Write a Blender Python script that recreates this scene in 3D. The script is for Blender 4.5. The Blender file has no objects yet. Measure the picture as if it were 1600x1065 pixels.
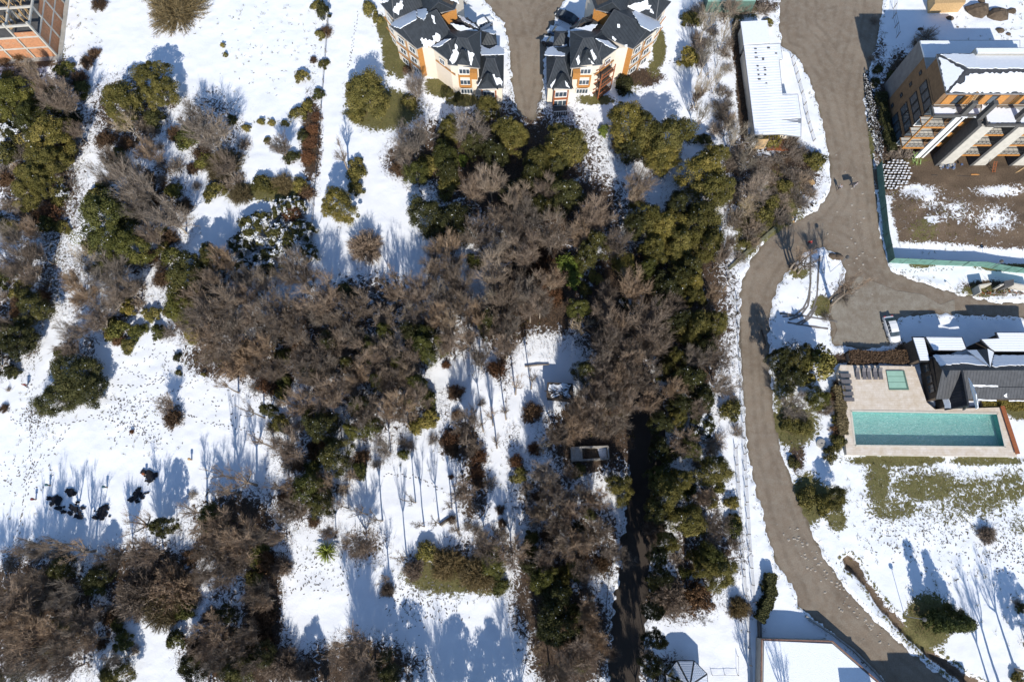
import bpy, math, random
import numpy as np
from mathutils import Vector, Matrix

# ------------------------------------------------------------------ camera, world, sun
scene = bpy.context.scene
COL = scene.collection
F = 1067.0; TILT = math.radians(17.0); H = 111.0; CY = 532.5
ST, CT = math.sin(TILT), math.cos(TILT)
cam_d = bpy.data.cameras.new('camera'); cam = bpy.data.objects.new('camera', cam_d); COL.objects.link(cam)
cam.location = (0, 0, H); cam.rotation_euler = (TILT, 0, 0)
cam_d.sensor_width = 36; cam_d.lens = 36 * F / 1600; cam_d.clip_end = 4000; cam_d.clip_start = 1
scene.camera = cam
SUN_EL = math.radians(35.5)
SDX, SDY = -0.13, 1.0                       # shadows fall this way on the ground
world = bpy.data.worlds.new('World'); scene.world = world; world.use_nodes = True
wn = world.node_tree.nodes; wl = world.node_tree.links
bg = wn['Background']; sky = wn.new('ShaderNodeTexSky'); sky.sky_type = 'NISHITA'; sky.sun_disc = False
az = math.atan2(-SDX, -SDY)                  # direction towards the sun, clockwise from +Y
sky.sun_elevation = SUN_EL; sky.sun_rotation = az % (2 * math.pi)
sky.air_density = 1.1; sky.dust_density = 0.2; sky.ozone_density = 3.5; sky.altitude = 900
bg.inputs['Strength'].default_value = 0.135
wl.new(sky.outputs[0], bg.inputs[0])
sun_d = bpy.data.lights.new('sun', 'SUN'); sun = bpy.data.objects.new('sun', sun_d); COL.objects.link(sun)
sun_d.energy = 4.6; sun_d.angle = math.radians(0.53); sun_d.color = (1.0, 0.95, 0.87)
sv = Vector((SDX, SDY, 0)).normalized() * math.cos(SUN_EL) + Vector((0, 0, -math.sin(SUN_EL)))
sun.rotation_euler = sv.to_track_quat('-Z', 'Y').to_euler(); sun.location = (0, -60, 90)
vs = scene.view_settings; vs.view_transform = 'Standard'; vs.look = 'None'; vs.gamma = 1; vs.exposure = 0.22
vs.use_curve_mapping = False
scene.cycles.max_bounces = 5; scene.cycles.diffuse_bounces = 2; scene.cycles.glossy_bounces = 2
scene.cycles.transparent_max_bounces = 8; scene.cycles.transmission_bounces = 4
scene.cycles.caustics_reflective = False; scene.cycles.caustics_refractive = False

# ------------------------------------------------------------------ measuring helpers (photo pixel -> metres)
def ray(px, py):
    u = (px - 800) / F; v = (CY - py) / F
    return (u, ST + v * CT, -CT + v * ST)
def P(px, py, z=0.0):
    r = ray(px, py); k = (z - H) / r[2]
    return (r[0] * k, r[1] * k)
def P3(px, py, z=0.0):
    a = P(px, py, z); return Vector((a[0], a[1], z))
def on_plane(px, py, p0, n):
    r = Vector(ray(px, py)); o = Vector((0, 0, H))
    return o + r * ((p0 - o).dot(n) / r.dot(n))
def pix(x, y, z=0.0):
    dz = z - H; d = y * ST - dz * CT
    return 800 + F * x / d, CY - F * (y * CT + dz * ST) / d
def ppm(px, py, z=0.0):                       # photo pixels per metre (sideways) at that place
    x, y = P(px, py, z); return F / (y * ST - (z - H) * CT)

# ------------------------------------------------------------------ materials
def new_mat(name):
    m = bpy.data.materials.new(name); m.use_nodes = True
    nt = m.node_tree; return m, nt.nodes, nt.links, nt.nodes['Principled BSDF']
def noise(N, L, scale, detail=4, rough=.6, vec=None, dist=0):
    n = N.new('ShaderNodeTexNoise'); n.inputs['Scale'].default_value = scale
    n.inputs['Detail'].default_value = detail; n.inputs['Roughness'].default_value = rough
    n.inputs['Distortion'].default_value = dist
    if vec is not None: L.new(vec, n.inputs['Vector'])
    return n.outputs['Fac']
def ramp(N, L, fac, stops):
    r = N.new('ShaderNodeValToRGB'); L.new(fac, r.inputs[0]); e = r.color_ramp.elements
    while len(e) < len(stops): e.new(0.5)
    for k, (p, c) in enumerate(stops):
        e[k].position = p; e[k].color = (c[0], c[1], c[2], 1) if not isinstance(c, (int, float)) else (c, c, c, 1)
    return r.outputs[0]
def mixc(N, L, fac, a, b, mode='MIX'):
    m = N.new('ShaderNodeMix'); m.data_type = 'RGBA'; m.blend_type = mode
    for s, v in ((0, fac), (6, a), (7, b)):
        if isinstance(v, (int, float)): m.inputs[s].default_value = v
        elif isinstance(v, tuple): m.inputs[s].default_value = (v[0], v[1], v[2], 1)
        else: L.new(v, m.inputs[s])
    return m.outputs[2]
def mth(N, L, op, a, b=0.0, c=0.0, clamp=False):
    m = N.new('ShaderNodeMath'); m.operation = op; m.use_clamp = clamp
    for s, v in ((0, a), (1, b), (2, c)):
        if isinstance(v, (int, float)): m.inputs[s].default_value = v
        else: L.new(v, m.inputs[s])
    return m.outputs[0]
def bump(N, L, hgt, dist, bsdf, strength=1.0):
    b = N.new('ShaderNodeBump'); b.inputs['Distance'].default_value = dist; b.inputs['Strength'].default_value = strength
    L.new(hgt, b.inputs['Height']); L.new(b.outputs[0], bsdf.inputs['Normal'])
def wcoord(N):
    g = N.new('ShaderNodeNewGeometry'); return g.outputs['Position']
M = {}
def flat(name, col, rough=.7, var=.25, scale=3.0, metal=0.0, bmp=0.0, spec=0.3, wear=None):
    m, N, L, B = new_mat(name); v = wcoord(N)
    n = noise(N, L, scale, 5, .6, v)
    c = ramp(N, L, n, [(.3, tuple(x * (1 - var) for x in col)), (.7, tuple(min(1, x * (1 + var)) for x in col))])
    if wear:
        n2 = noise(N, L, scale * .31, 6, .7, v)
        f = ramp(N, L, n2, [(.56, 0.0), (.66, .7)])
        c = mixc(N, L, f, c, wear)
    L.new(c, B.inputs['Base Color']); B.inputs['Roughness'].default_value = rough
    B.inputs['Metallic'].default_value = metal; B.inputs['Specular IOR Level'].default_value = spec
    if bmp: bump(N, L, noise(N, L, scale * 4, 4, .6, v), bmp, B)
    M[name] = m; return m
flat('snow', (.82, .84, .87), .6, .03, 2.0, bmp=.05)
flat('wall_cream', (.76, .67, .55), .85, .05, 2.0, bmp=.01)
flat('wood_orange', (.47, .215, .06), .6, .2, 5.0)
flat('wood_raw', (.5, .33, .16), .7, .25, 6.0)
flat('wood_red', (.30, .10, .04), .6, .25, 4.0)
flat('white_trim', (.78, .77, .74), .6, .05)
flat('glass', (.05, .07, .09), .12, .4, 1.5, spec=.6)
flat('concrete', (.36, .35, .32), .9, .15, 1.2, bmp=.02, wear=(.26, .25, .22))
flat('concrete_pale', (.5, .47, .41), .9, .12, 1.2, bmp=.02)
flat('concrete_dark', (.09, .088, .085), .85, .2, 1.5)
flat('render_grey', (.20, .19, .185), .9, .2, .8, wear=(.13, .12, .11))
flat('black_metal', (.03, .032, .036), .5, .3, 4.0)
flat('dark_wood', (.075, .058, .045), .8, .35, 3.0)
flat('bark', (.27, .225, .18), .9, .35, 3.0)
flat('bark_pale', (.36, .31, .25), .9, .3, 3.0)
flat('soil', (.105, .078, .055), .95, .35, 1.5, bmp=.05)
flat('soil_black', (.014, .014, .018), .8, .5, 2.0, bmp=.04)
flat('stone', (.33, .31, .28), .9, .3, 2.0, bmp=.03)
flat('rubber', (.02, .02, .02), .8, .2)
flat('chrome', (.5, .5, .5), .3, .1, metal=.9)
flat('paint_white', (.75, .75, .74), .25, .02, spec=.5)
flat('paint_dark', (.03, .034, .042), .25, .1, spec=.5)
flat('paint_blue', (.16, .22, .30), .3, .1, spec=.5)
flat('lamp_glass', (.6, .6, .58), .15, .1)
flat('lamp_red', (.35, .02, .02), .2, .1)
flat('skin', (.45, .27, .19), .6, .05)
flat('cloth_red', (.50, .03, .03), .8, .15)
flat('cloth_wine', (.16, .035, .03), .8, .15)
flat('cloth_dark', (.03, .032, .04), .85, .2)
flat('cloth_grey', (.30, .29, .32), .85, .2)
flat('hair', (.04, .025, .018), .8, .2)
flat('cover_green', (.30, .48, .38), .6, .06, 1.0)
flat('frame_green', (.10, .17, .14), .6, .15)
flat('mesh_green', (.115, .235, .195), .75, .2, 1.2, wear=(.17, .27, .23))
flat('lounger_grey', (.14, .13, .135), .7, .15)
flat('tile_turq', (.16, .50, .47), .4, .15, 3.0)
flat('brick_wall', (.50, .235, .12), .9, .28, 4.0, bmp=.03, wear=(.47, .36, .25))
flat('timber_green', (.25, .36, .12), .8, .2)
flat('plastic_teal', (.06, .14, .16), .6, .2)
flat('plastic_blue', (.10, .14, .25), .5, .2)
flat('tin_grey', (.30, .31, .33), .5, .2, 2.0, metal=.3)
flat('trodden', (.17, .155, .14), .95, .35, 6.0)

flat('edge_brown', (.22, .12, .085), .7, .3, 3.0)
flat('road_stone', (.34, .30, .25), .9, .25, 3.0)
flat('brown_render', (.20, .12, .065), .85, .2, 1.5)
flat('ridge_tin', (.075, .08, .088), .5, .2, 2.0, metal=.2)
flat('moss_stone', (.15, .145, .085), .9, .4, 2.5, bmp=.04, wear=(.3, .28, .24))

def roof_mat(name, col, axis, freq, snowline=0.0):
    m, N, L, B = new_mat(name); v = wcoord(N)
    sp = N.new('ShaderNodeVectorMath'); sp.operation = 'DOT_PRODUCT'; L.new(v, sp.inputs[0]); sp.inputs[1].default_value = (axis[0], axis[1], 0)
    w = mth(N, L, 'FRACT', mth(N, L, 'MULTIPLY', sp.outputs['Value'], freq))
    rib = ramp(N, L, w, [(0, 1.0), (.10, 0.0), (.9, 0.0), (1, 1.0)])
    n = noise(N, L, 1.3, 6, .65, v)
    c = ramp(N, L, n, [(.3, tuple(x * .75 for x in col)), (.7, tuple(x * 1.35 for x in col))])
    c = mixc(N, L, mth(N, L, 'MULTIPLY', rib, .35), c, tuple(x * 2.0 for x in col))
    L.new(c, B.inputs['Base Color']); B.inputs['Roughness'].default_value = .55; B.inputs['Specular IOR Level'].default_value = .3
    bump(N, L, rib, .05, B); M[name] = m
roof_mat('roof_dark', (.030, .036, .043), (.8, .6), 2.2)
roof_mat('roof_shaded', (.014, .016, .022), (.05, 1), 2.0)  # darker copy for the pool house gable, its shadow side put into the colour
roof_mat('roof_black', (.055, .057, .062), (1, .05), 2.0)
m, N, L, B = new_mat('roof_snow'); v = wcoord(N)                      # thin snow on ribbed sheets
w = N.new('ShaderNodeTexWave'); w.inputs['Scale'].default_value = 1.1; w.inputs['Distortion'].default_value = .8; w.bands_direction = 'Y'; L.new(v, w.inputs[0])
n = noise(N, L, 2.5, 6, .7, v)
f = ramp(N, L, mth(N, L, 'ADD', mth(N, L, 'MULTIPLY', w.outputs['Fac'], .10), n), [(.32, .45), (.48, 0.0)])
L.new(mixc(N, L, f, (.80, .82, .86), (.45, .45, .47)), B.inputs['Base Color']); B.inputs['Roughness'].default_value = .6
bump(N, L, w.outputs['Fac'], .025, B); M['roof_snow'] = m

# dirt road
def dirt(name, c0, c1, c2, sc):
    m, N, L, B = new_mat(name); v = wcoord(N)
    big = noise(N, L, .09, 5, .6, v, .6); mid = noise(N, L, .8, 8, .7, v); fine = noise(N, L, 7.0, 5, .75, v)
    c = ramp(N, L, big, [(.35, c0), (.62, c1)])
    c = mixc(N, L, ramp(N, L, mid, [(.42, 0.0), (.75, .8)]), c, c2)
    if name == 'dirt_road':                            # wheel tracks and wet verges that follow the edge of the road
        ta = N.new('ShaderNodeAttribute'); ta.attribute_name = 'edge'; wob = mth(N, L, 'ADD', ta.outputs['Fac'], mth(N, L, 'MULTIPLY', noise(N, L, .25, 4, .6, v), 1.4))
        trk = ramp(N, L, mth(N, L, 'SINE', mth(N, L, 'MULTIPLY', wob, 3.3)), [(.0, 0.0), (1.0, .6)])
        trk = mth(N, L, 'MULTIPLY', trk, ramp(N, L, noise(N, L, .5, 6, .7, v), [(.38, 0.0), (.6, .75)]))
        c = mixc(N, L, trk, c, tuple(x * .72 for x in c0))
        vg = ramp(N, L, mth(N, L, 'ADD', ta.outputs['Fac'], mth(N, L, 'MULTIPLY', mid, 1.2)), [(.0, .75), (.6, .45), (1.0, 0.0)])
        c = mixc(N, L, vg, c, (.095, .078, .05))
    c = mixc(N, L, .55, c, ramp(N, L, fine, [(.3, .35), (.7, .85)]), 'OVERLAY')
    L.new(c, B.inputs['Base Color']); B.inputs['Roughness'].default_value = .95
    bump(N, L, fine, .05, B); M[name] = m
dirt('dirt_road', (.15, .113, .080), (.215, .17, .125), (.245, .215, .17), 1)
dirt('dirt_shaded', (.022, .016, .012), (.04, .03, .022), (.035, .026, .02), 1)  # driveway dirt with the tree shade put into its colour
dirt('gravel', (.175, .142, .105), (.225, .20, .16), (.29, .27, .225), 1)

# snowy ground with bare patches: masks R grass, G litter and some painted shade, B specks, A soil
m, N, L, B = new_mat('snow_ground'); v = wcoord(N)
at = N.new('ShaderNodeAttribute'); at.attribute_name = 'cover'; sp = N.new('ShaderNodeSeparateColor'); L.new(at.outputs['Color'], sp.inputs[0])
gr, li, sk = sp.outputs[0], sp.outputs[1], sp.outputs[2]; so = at.outputs['Alpha']
n1 = noise(N, L, .55, 12, .72, v, .3); n2 = noise(N, L, 2.6, 6, .8, v, .2); n3 = noise(N, L, 5.5, 4, .75, v)
def cut(mask, n, amp, lo=.47, hi=.53):
    return ramp(N, L, mth(N, L, 'ADD', mask, mth(N, L, 'MULTIPLY', mth(N, L, 'SUBTRACT', n, .5), amp)), [(lo, 0.0), (hi, 1.0)])
n4 = noise(N, L, 1.3, 12, .78, v, 1.2)
fg = cut(gr, n4, 1.7); fl = cut(li, n4, 2.0, .46, .54); fs = cut(so, n4, 2.0)
fk = cut(sk, n2, 2.6, .66, .72)
snowc = ramp(N, L, noise(N, L, .25, 5, .6, v), [(.3, (.80, .82, .85)), (.7, (.87, .88, .90))])
grassc = mixc(N, L, ramp(N, L, n2, [(.35, 0.0), (.65, 1.0)]), ramp(N, L, n3, [(.3, (.05, .055, .018)), (.5, (.11, .11, .035)), (.72, (.20, .18, .075))]), ramp(N, L, n3, [(.3, (.07, .055, .025)), (.6, (.17, .145, .06)), (.75, (.27, .23, .12))]))
litter_shade_col = ramp(N, L, n3, [(.3, (.02, .014, .010)), (.5, (.062, .043, .030)), (.72, (.15, .10, .066))])
soilc = ramp(N, L, n3, [(.3, (.08, .055, .037)), (.6, (.15, .108, .073)), (.75, (.21, .165, .12))])
spk = ramp(N, L, n3, [(.35, (.05, .045, .03)), (.65, (.16, .14, .10))])
c = mixc(N, L, fk, snowc, spk); c = mixc(N, L, fs, c, soilc); c = mixc(N, L, fl, c, litter_shade_col); c = mixc(N, L, fg, c, grassc)
L.new(c, B.inputs['Base Color']); B.inputs['Roughness'].default_value = .75; B.inputs['Specular IOR Level'].default_value = .2
hh = mth(N, L, 'ADD', mth(N, L, 'MULTIPLY', n1, .5), mth(N, L, 'MULTIPLY', n3, .12))
bump(N, L, hh, .16, B); M['snow_ground'] = m

def leaf_mat(name, dark, mid, light, rough=.6, hue=.0):
    m, N, L, B = new_mat(name)
    at = N.new('ShaderNodeAttribute'); at.attribute_name = 'tint'
    oi = N.new('ShaderNodeObjectInfo')
    c = ramp(N, L, at.outputs['Fac'], [(0.0, dark), (.5, mid), (1.0, light)])
    c2 = mixc(N, L, 1.0, c, ramp(N, L, oi.outputs['Random'], [(0.0, (.62, .62, .62)), (.35, (.9, .88, .84)), (.65, (1.08, 1.04, 1.0)), (1.0, (1.42, 1.27, 1.06))]), 'MULTIPLY')
    L.new(c2, B.inputs['Base Color']); B.inputs['Roughness'].default_value = rough; B.inputs['Specular IOR Level'].default_value = .15
    M[name] = m
leaf_mat('leaf_olive', (.055, .055, .017), (.138, .126, .035), (.26, .215, .07))
leaf_mat('leaf_green', (.038, .046, .014), (.088, .095, .026), (.165, .16, .05))
leaf_mat('leaf_lime', (.10, .14, .025), (.16, .21, .04), (.24, .28, .08))
leaf_mat('leaf_dark', (.024, .028, .012), (.058, .062, .022), (.125, .118, .045))
leaf_mat('leaf_yellow', (.10, .095, .025), (.17, .155, .045), (.26, .22, .08))
leaf_mat('leaf_brown', (.075, .045, .026), (.13, .082, .05), (.19, .125, .08))
leaf_mat('leaf_rust', (.09, .045, .026), (.145, .075, .042), (.21, .12, .07))
leaf_mat('twig_grey', (.15, .125, .103), (.27, .228, .19), (.42, .36, .305))
leaf_mat('twig_brown', (.14, .105, .080), (.24, .19, .15), (.38, .31, .25))
leaf_mat('twig_pale', (.22, .185, .14), (.31, .27, .21), (.42, .37, .30))
leaf_mat('twig_olive', (.10, .078, .04), (.17, .135, .07), (.25, .205, .12))
leaf_mat('needle', (.028, .04, .014), (.06, .075, .022), (.12, .125, .04))

# ------------------------------------------------------------------ objects
def tag(o, label=None, cat=None, group=None, kind=None):
    if label: o['label'] = label
    if cat: o['category'] = cat
    if group: o['group'] = group
    if kind: o['kind'] = kind
    return o
def empty(name, loc=(0, 0, 0), label=None, cat=None, group=None):
    o = bpy.data.objects.new(name, None); COL.objects.link(o); o.location = loc; o.empty_display_size = .5
    return tag(o, label, cat, group)
def link(name, me, parent=None, label=None):
    o = bpy.data.objects.new(name, me); COL.objects.link(o)
    if parent is not None: o.parent = parent
    if label: o['label'] = label
    return o
def np_mesh(name, co, tris, mat, tint=None, fs=3):
    me = bpy.data.meshes.new(name); n = len(tris)
    me.vertices.add(len(co)); me.vertices.foreach_set('co', np.asarray(co, dtype=np.float32).ravel())
    me.loops.add(n * fs); me.loops.foreach_set('vertex_index', np.asarray(tris, dtype=np.int32).ravel())
    me.polygons.add(n); me.polygons.foreach_set('loop_start', np.arange(0, n * fs, fs, dtype=np.int32))
    try: me.polygons.foreach_set('loop_total', np.full(n, fs, dtype=np.int32))
    except Exception: pass
    me.update(calc_edges=True)
    if tint is not None:
        a = me.attributes.new('tint', 'FLOAT', 'POINT'); a.data.foreach_set('value', np.asarray(tint, dtype=np.float32))
    me.materials.append(M[mat]); return me
class MB:
    def __init__(s, origin=(0, 0, 0)): s.v = []; s.f = []; s.m = []; s.mi = []; s.o = Vector(origin)
    def slot(s, mat):
        if mat not in s.m: s.m.append(mat)
        return s.m.index(mat)
    def add(s, vs, fs, mat):
        b = len(s.v); s.v += [tuple(p) for p in vs]; k = s.slot(mat)
        for f in fs: s.f.append([b + i for i in f]); s.mi.append(k)
    def box(s, c, size, mat, rz=0.0, rx=0.0, ry=0.0):
        R = Matrix.Rotation(rz, 3, 'Z') @ Matrix.Rotation(rx, 3, 'X') @ Matrix.Rotation(ry, 3, 'Y')
        vs = [Vector(c) + R @ Vector((x * size[0] / 2, y * size[1] / 2, z * size[2] / 2)) for x in (-1, 1) for y in (-1, 1) for z in (-1, 1)]
        s.add(vs, [(0, 1, 3, 2), (4, 6, 7, 5), (0, 4, 5, 1), (2, 3, 7, 6), (0, 2, 6, 4), (1, 5, 7, 3)], mat)
    def bar(s, a, b, w, h, mat):                      # box between two points
        a = Vector(a); b = Vector(b); d = (b - a); L_ = d.length
        if L_ < 1e-6: return
        d.normalize(); up = Vector((0, 0, 1)) if abs(d.z) < .95 else Vector((0, 1, 0))
        x = d.cross(up).normalized() * w / 2; y = x.normalized().cross(d).normalized() * h / 2
        vs = [a - x - y, a + x - y, a + x + y, a - x + y, b - x - y, b + x - y, b + x + y, b - x + y]
        s.add(vs, [(0, 1, 2, 3), (7, 6, 5, 4), (0, 4, 5, 1), (1, 5, 6, 2), (2, 6, 7, 3), (3, 7, 4, 0)], mat)
    def tube(s, pts, rads, mat, n=6):
        vs = []; fs = []
        for i, (p, r) in enumerate(zip(pts, rads)):
            p = Vector(p); d = (Vector(pts[min(i + 1, len(pts) - 1)]) - Vector(pts[max(i - 1, 0)])).normalized()
            x = d.cross(Vector((.31, .95, .07))).normalized(); y = d.cross(x)
            for k in range(n):
                a = 2 * math.pi * k / n; vs.append(p + (x * math.cos(a) + y * math.sin(a)) * r)
        for i in range(len(pts) - 1):
            for k in range(n):
                a = i * n + k; b = i * n + (k + 1) % n; fs.append((a, b, b + n, a + n))
        fs.append(tuple(range(n - 1, -1, -1))); fs.append(tuple(range((len(pts) - 1) * n, len(pts) * n)))
        s.add(vs, fs, mat)
    def prism(s, poly, z0, z1, mat, top=None, cap=True):   # poly: [(x, y)]
        n = len(poly)
        if sum(poly[i][0] * poly[(i + 1) % n][1] - poly[(i + 1) % n][0] * poly[i][1] for i in range(n)) < 0: poly = poly[::-1]
        vs = [(p[0], p[1], z0) for p in poly] + [(p[0], p[1], z1) for p in poly]
        s.add(vs, [(i, (i + 1) % n, (i + 1) % n + n, i + n) for i in range(n)], mat)
        if cap:
            s.add([(p[0], p[1], z1) for p in poly], [tuple(range(n))], top or mat)
            s.add([(p[0], p[1], z0) for p in poly], [tuple(range(n - 1, -1, -1))], mat)
    def build(s, name, parent=None, label=None, smooth=False):
        o_ = s.o.copy(); q = parent
        if parent is not None: o_ = Vector((0, 0, 0))
        while q is not None: o_ += q.location; q = q.parent
        me = bpy.data.meshes.new(name); me.from_pydata([(p[0] - o_[0], p[1] - o_[1], p[2] - o_[2]) for p in s.v], [], s.f)
        for k in s.m: me.materials.append(M[k])
        me.polygons.foreach_set('material_index', s.mi)
        if smooth: me.polygons.foreach_set('use_smooth', [True] * len(s.f))
        me.update(); o = link(name, me, parent, label)
        if parent is None: o.location = s.o
        return o
def jag(pts, step, amp, rnd):                        # rough outline through the given corner points
    out = []; n = len(pts)
    for i in range(n):
        a = Vector(pts[i]); b = Vector(pts[(i + 1) % n]); L_ = (b - a).length; k = max(1, int(L_ / step))
        nn = Vector((-(b - a).y, (b - a).x)).normalized() if L_ > 0 else Vector((0, 0))
        for j in range(k):
            p = a.lerp(b, j / k); out.append(p + nn * rnd.uniform(-amp, amp))
    return out
def triangulate(poly3):
    from mathutils.geometry import tessellate_polygon
    return tessellate_polygon([poly3])
def snow_slab(pp, plane, parent, name='snow_patch', th=.12, step=.35, amp=.12, seed=1, mat='snow', proj=None):
    p0, n = plane; n = n.normalized(); n = n if n.z > 0 else -n; rnd = random.Random(seed)
    base = [on_plane(x, y, p0, n) for x, y in pp]
    u = (base[1] - base[0]).normalized(); w = n.cross(u)
    fl = [((q - p0).dot(u), (q - p0).dot(w)) for q in base]
    fl = jag([Vector(q) for q in fl], step, amp, rnd)
    lo = [p0 + u * q[0] + w * q[1] + n * .005 for q in fl]; hi = [q + n * th for q in lo]
    k = len(lo); tr = triangulate(hi); mb = MB((0, 0, 0))
    cw = sum(fl[i][0] * fl[(i + 1) % k][1] - fl[(i + 1) % k][0] * fl[i][1] for i in range(k))
    mb.add(hi, [tuple(t) for t in tr], mat)
    mb.add(lo + hi, [(i, (i + 1) % k, (i + 1) % k + k, i + k) for i in range(k)], mat)
    o = mb.build(name, parent)
    return o
def plane3(a, b, c):
    n = (b - a).cross(c - a).normalized(); return a, (n if n.z > 0 else -n)
def tiles(name, c0, c1, size, rough=.8):
    m, N, L, B = new_mat(name); v = wcoord(N)
    b = N.new('ShaderNodeTexBrick'); b.inputs['Scale'].default_value = 1 / size; L.new(v, b.inputs[0]); b.inputs['Color1'].default_value = c0 + (1,); b.inputs['Color2'].default_value = c1 + (1,)
    b.inputs['Mortar'].default_value = tuple(x * .8 for x in c0) + (1,); b.inputs['Mortar Size'].default_value = .02; b.inputs['Brick Width'].default_value = 1.6; b.inputs['Row Height'].default_value = .55
    n = noise(N, L, .9, 8, .7, v)
    c = mixc(N, L, ramp(N, L, n, [(.40, 0.0), (.66, .9)]), b.outputs['Color'], tuple(x * y for x, y in zip(c1, (.76, .69, .58))))
    L.new(c, B.inputs['Base Color']); B.inputs['Roughness'].default_value = rough; bump(N, L, b.outputs['Fac'], -.01, B); M[name] = m
tiles('deck_stone', (.66, .57, .475), (.72, .64, .55), .7)
flat('deck_edge', (.60, .55, .46), .8, .1, 2.0)
m, N, L, B = new_mat('pool_floor'); v = wcoord(N)
vo = N.new('ShaderNodeTexVoronoi'); vo.feature = 'DISTANCE_TO_EDGE'; vo.inputs['Scale'].default_value = 1.5
wv_ = N.new('ShaderNodeTexNoise'); wv_.inputs['Scale'].default_value = 1.2; L.new(v, wv_.inputs['Vector'])
L.new(mixc(N, L, .55, v, wv_.outputs['Color'], 'ADD'), vo.inputs['Vector'])
c = ramp(N, L, noise(N, L, .5, 4, .6, v), [(.3, (.58, .80, .73)), (.7, (.70, .90, .82))])
L.new(c, B.inputs['Base Color']); B.inputs['Roughness'].default_value = .5; M['pool_floor'] = m
m, N, L, B = new_mat('pool_water'); v = wcoord(N)                     # rippled surface, see through tint with ripple light painted in
mp = N.new('ShaderNodeMapping'); mp.inputs['Scale'].default_value = (1.0, 2.0, 1.0); L.new(v, mp.inputs[0])
n = noise(N, L, 1.5, 4, .75, mp.outputs[0], 2.5)
tr = N.new('ShaderNodeBsdfTransparent'); tc = ramp(N, L, n, [(.42, (.50, .73, .72)), (.5, (.74, .90, .87)), (.57, (1.0, 1.0, 1.0))]); L.new(tc, tr.inputs[0])
gl = N.new('ShaderNodeBsdfGlossy'); gl.inputs['Roughness'].default_value = .08
bp = N.new('ShaderNodeBump'); bp.inputs['Distance'].default_value = .25; L.new(n, bp.inputs['Height']); L.new(bp.outputs[0], gl.inputs['Normal'])
fr = N.new('ShaderNodeFresnel'); fr.inputs['IOR'].default_value = 1.33; L.new(bp.outputs[0], fr.inputs['Normal'])
mx = N.new('ShaderNodeMixShader'); L.new(fr.outputs[0], mx.inputs[0]); L.new(tr.outputs[0], mx.inputs[1]); L.new(gl.outputs[0], mx.inputs[2])
out = [x for x in N if x.type == 'OUTPUT_MATERIAL'][0]; L.new(mx.outputs[0], out.inputs['Surface']); M['pool_water'] = m
# ------------------------------------------------------------------ ground, roads
ROAD = [(1218, -60), (1217, 40), (1222, 75), (1243, 85), (1265, 122), (1280, 170), (1291, 220), (1299, 260), (1297, 300), (1277, 328), (1243, 346), (1215, 362), (1190, 386), (1171, 412), (1160, 442), (1156, 482), (1157, 550), (1162, 620), (1168, 700), (1180, 760), (1198, 830), (1214, 880), (1236, 912), (1250, 950), (1270, 963), (1298, 988), (1330, 1010), (1362, 1040), (1420, 1110), (1540, 1110), (1482, 1065), (1426, 1022), (1385, 985), (1350, 951), (1311, 907), (1295, 880), (1275, 848), (1254, 798), (1236, 750), (1216, 690), (1207, 640), (1203, 580), (1200, 530), (1203, 490), (1212, 455), (1224, 432), (1240, 412), (1258, 395), (1288, 387), (1311, 397), (1323, 425), (1320, 442), (1306, 455), (1296, 480), (1300, 538), (1345, 545), (1385, 540), (1400, 525), (1401, 497), (1440, 491), (1480, 489), (1540, 494), (1640, 497), (1640, 475), (1560, 473), (1520, 465), (1470, 452), (1430, 437), (1395, 424), (1384, 405), (1375, 360), (1368, 300), (1364, 260), (1357, 205), (1350, 155), (1357, 112), (1372, 60), (1380, 0), (1384, -60)]
YARD = [(735, -60), (760, 6), (788, 35), (797, 85), (801, 140), (812, 182), (834, 186), (846, 150), (850, 92), (866, 30), (912, -60)]
DRIVE = [(985, 610), (1036, 614), (1042, 690), (1036, 760), (1024, 850), (1012, 900), (1004, 1000), (990, 1110), (945, 1110), (953, 1040), (958, 980), (966, 900), (975, 830), (984, 760), (991, 690)]
SPAT = [(1205, 432, 8)]
def dist_poly(px, py, poly):                          # signed distance in photo pixels, inside positive
    d = np.full(px.shape, 1e9); ins = np.zeros(px.shape, bool); n = len(poly)
    for i in range(n):
        x0, y0 = poly[i]; x1, y1 = poly[(i + 1) % n]; ex, ey = x1 - x0, y1 - y0
        t = np.clip(((px - x0) * ex + (py - y0) * ey) / (ex * ex + ey * ey + 1e-9), 0, 1)
        d = np.minimum(d, np.hypot(px - x0 - t * ex, py - y0 - t * ey))
        if y0 != y1:
            c = ((y0 > py) != (y1 > py)) & (px < (x1 - x0) * (py - y0) / (y1 - y0) + x0); ins ^= c
    return np.where(ins, d, -d)
rng = np.random.default_rng(5)
def vnoise(x, y, cell, seed):                         # smooth value noise
    r = np.random.default_rng(seed).random((256, 256)); gx = x / cell + 1000; gy = y / cell + 1000
    ix = np.floor(gx).astype(int); iy = np.floor(gy).astype(int); fx = gx - ix; fy = gy - iy
    fx = fx * fx * (3 - 2 * fx); fy = fy * fy * (3 - 2 * fy); a = lambda i, j: r[(ix + i) % 256, (iy + j) % 256]
    return (a(0, 0) * (1 - fx) + a(1, 0) * fx) * (1 - fy) + (a(0, 1) * (1 - fx) + a(1, 1) * fx) * fy
GS = .36
gx = np.arange(-122, 122 + GS, GS); gy = np.arange(-42, 130 + GS, GS)
XX, YY = np.meshgrid(gx, gy); NX, NY = len(gx), len(gy)
D_ = YY * ST + H * CT; PX = 800 + F * XX / D_; PY = CY - F * (YY * CT - H * ST) / D_
PMm = F / D_
edge = (vnoise(XX, YY, .9, 1) - .5) * 1.3 + (vnoise(XX, YY, .45, 2) - .5) * .7
def inside(poly, rag=1.0): return dist_poly(PX, PY, poly) / PMm + edge * rag
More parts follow.
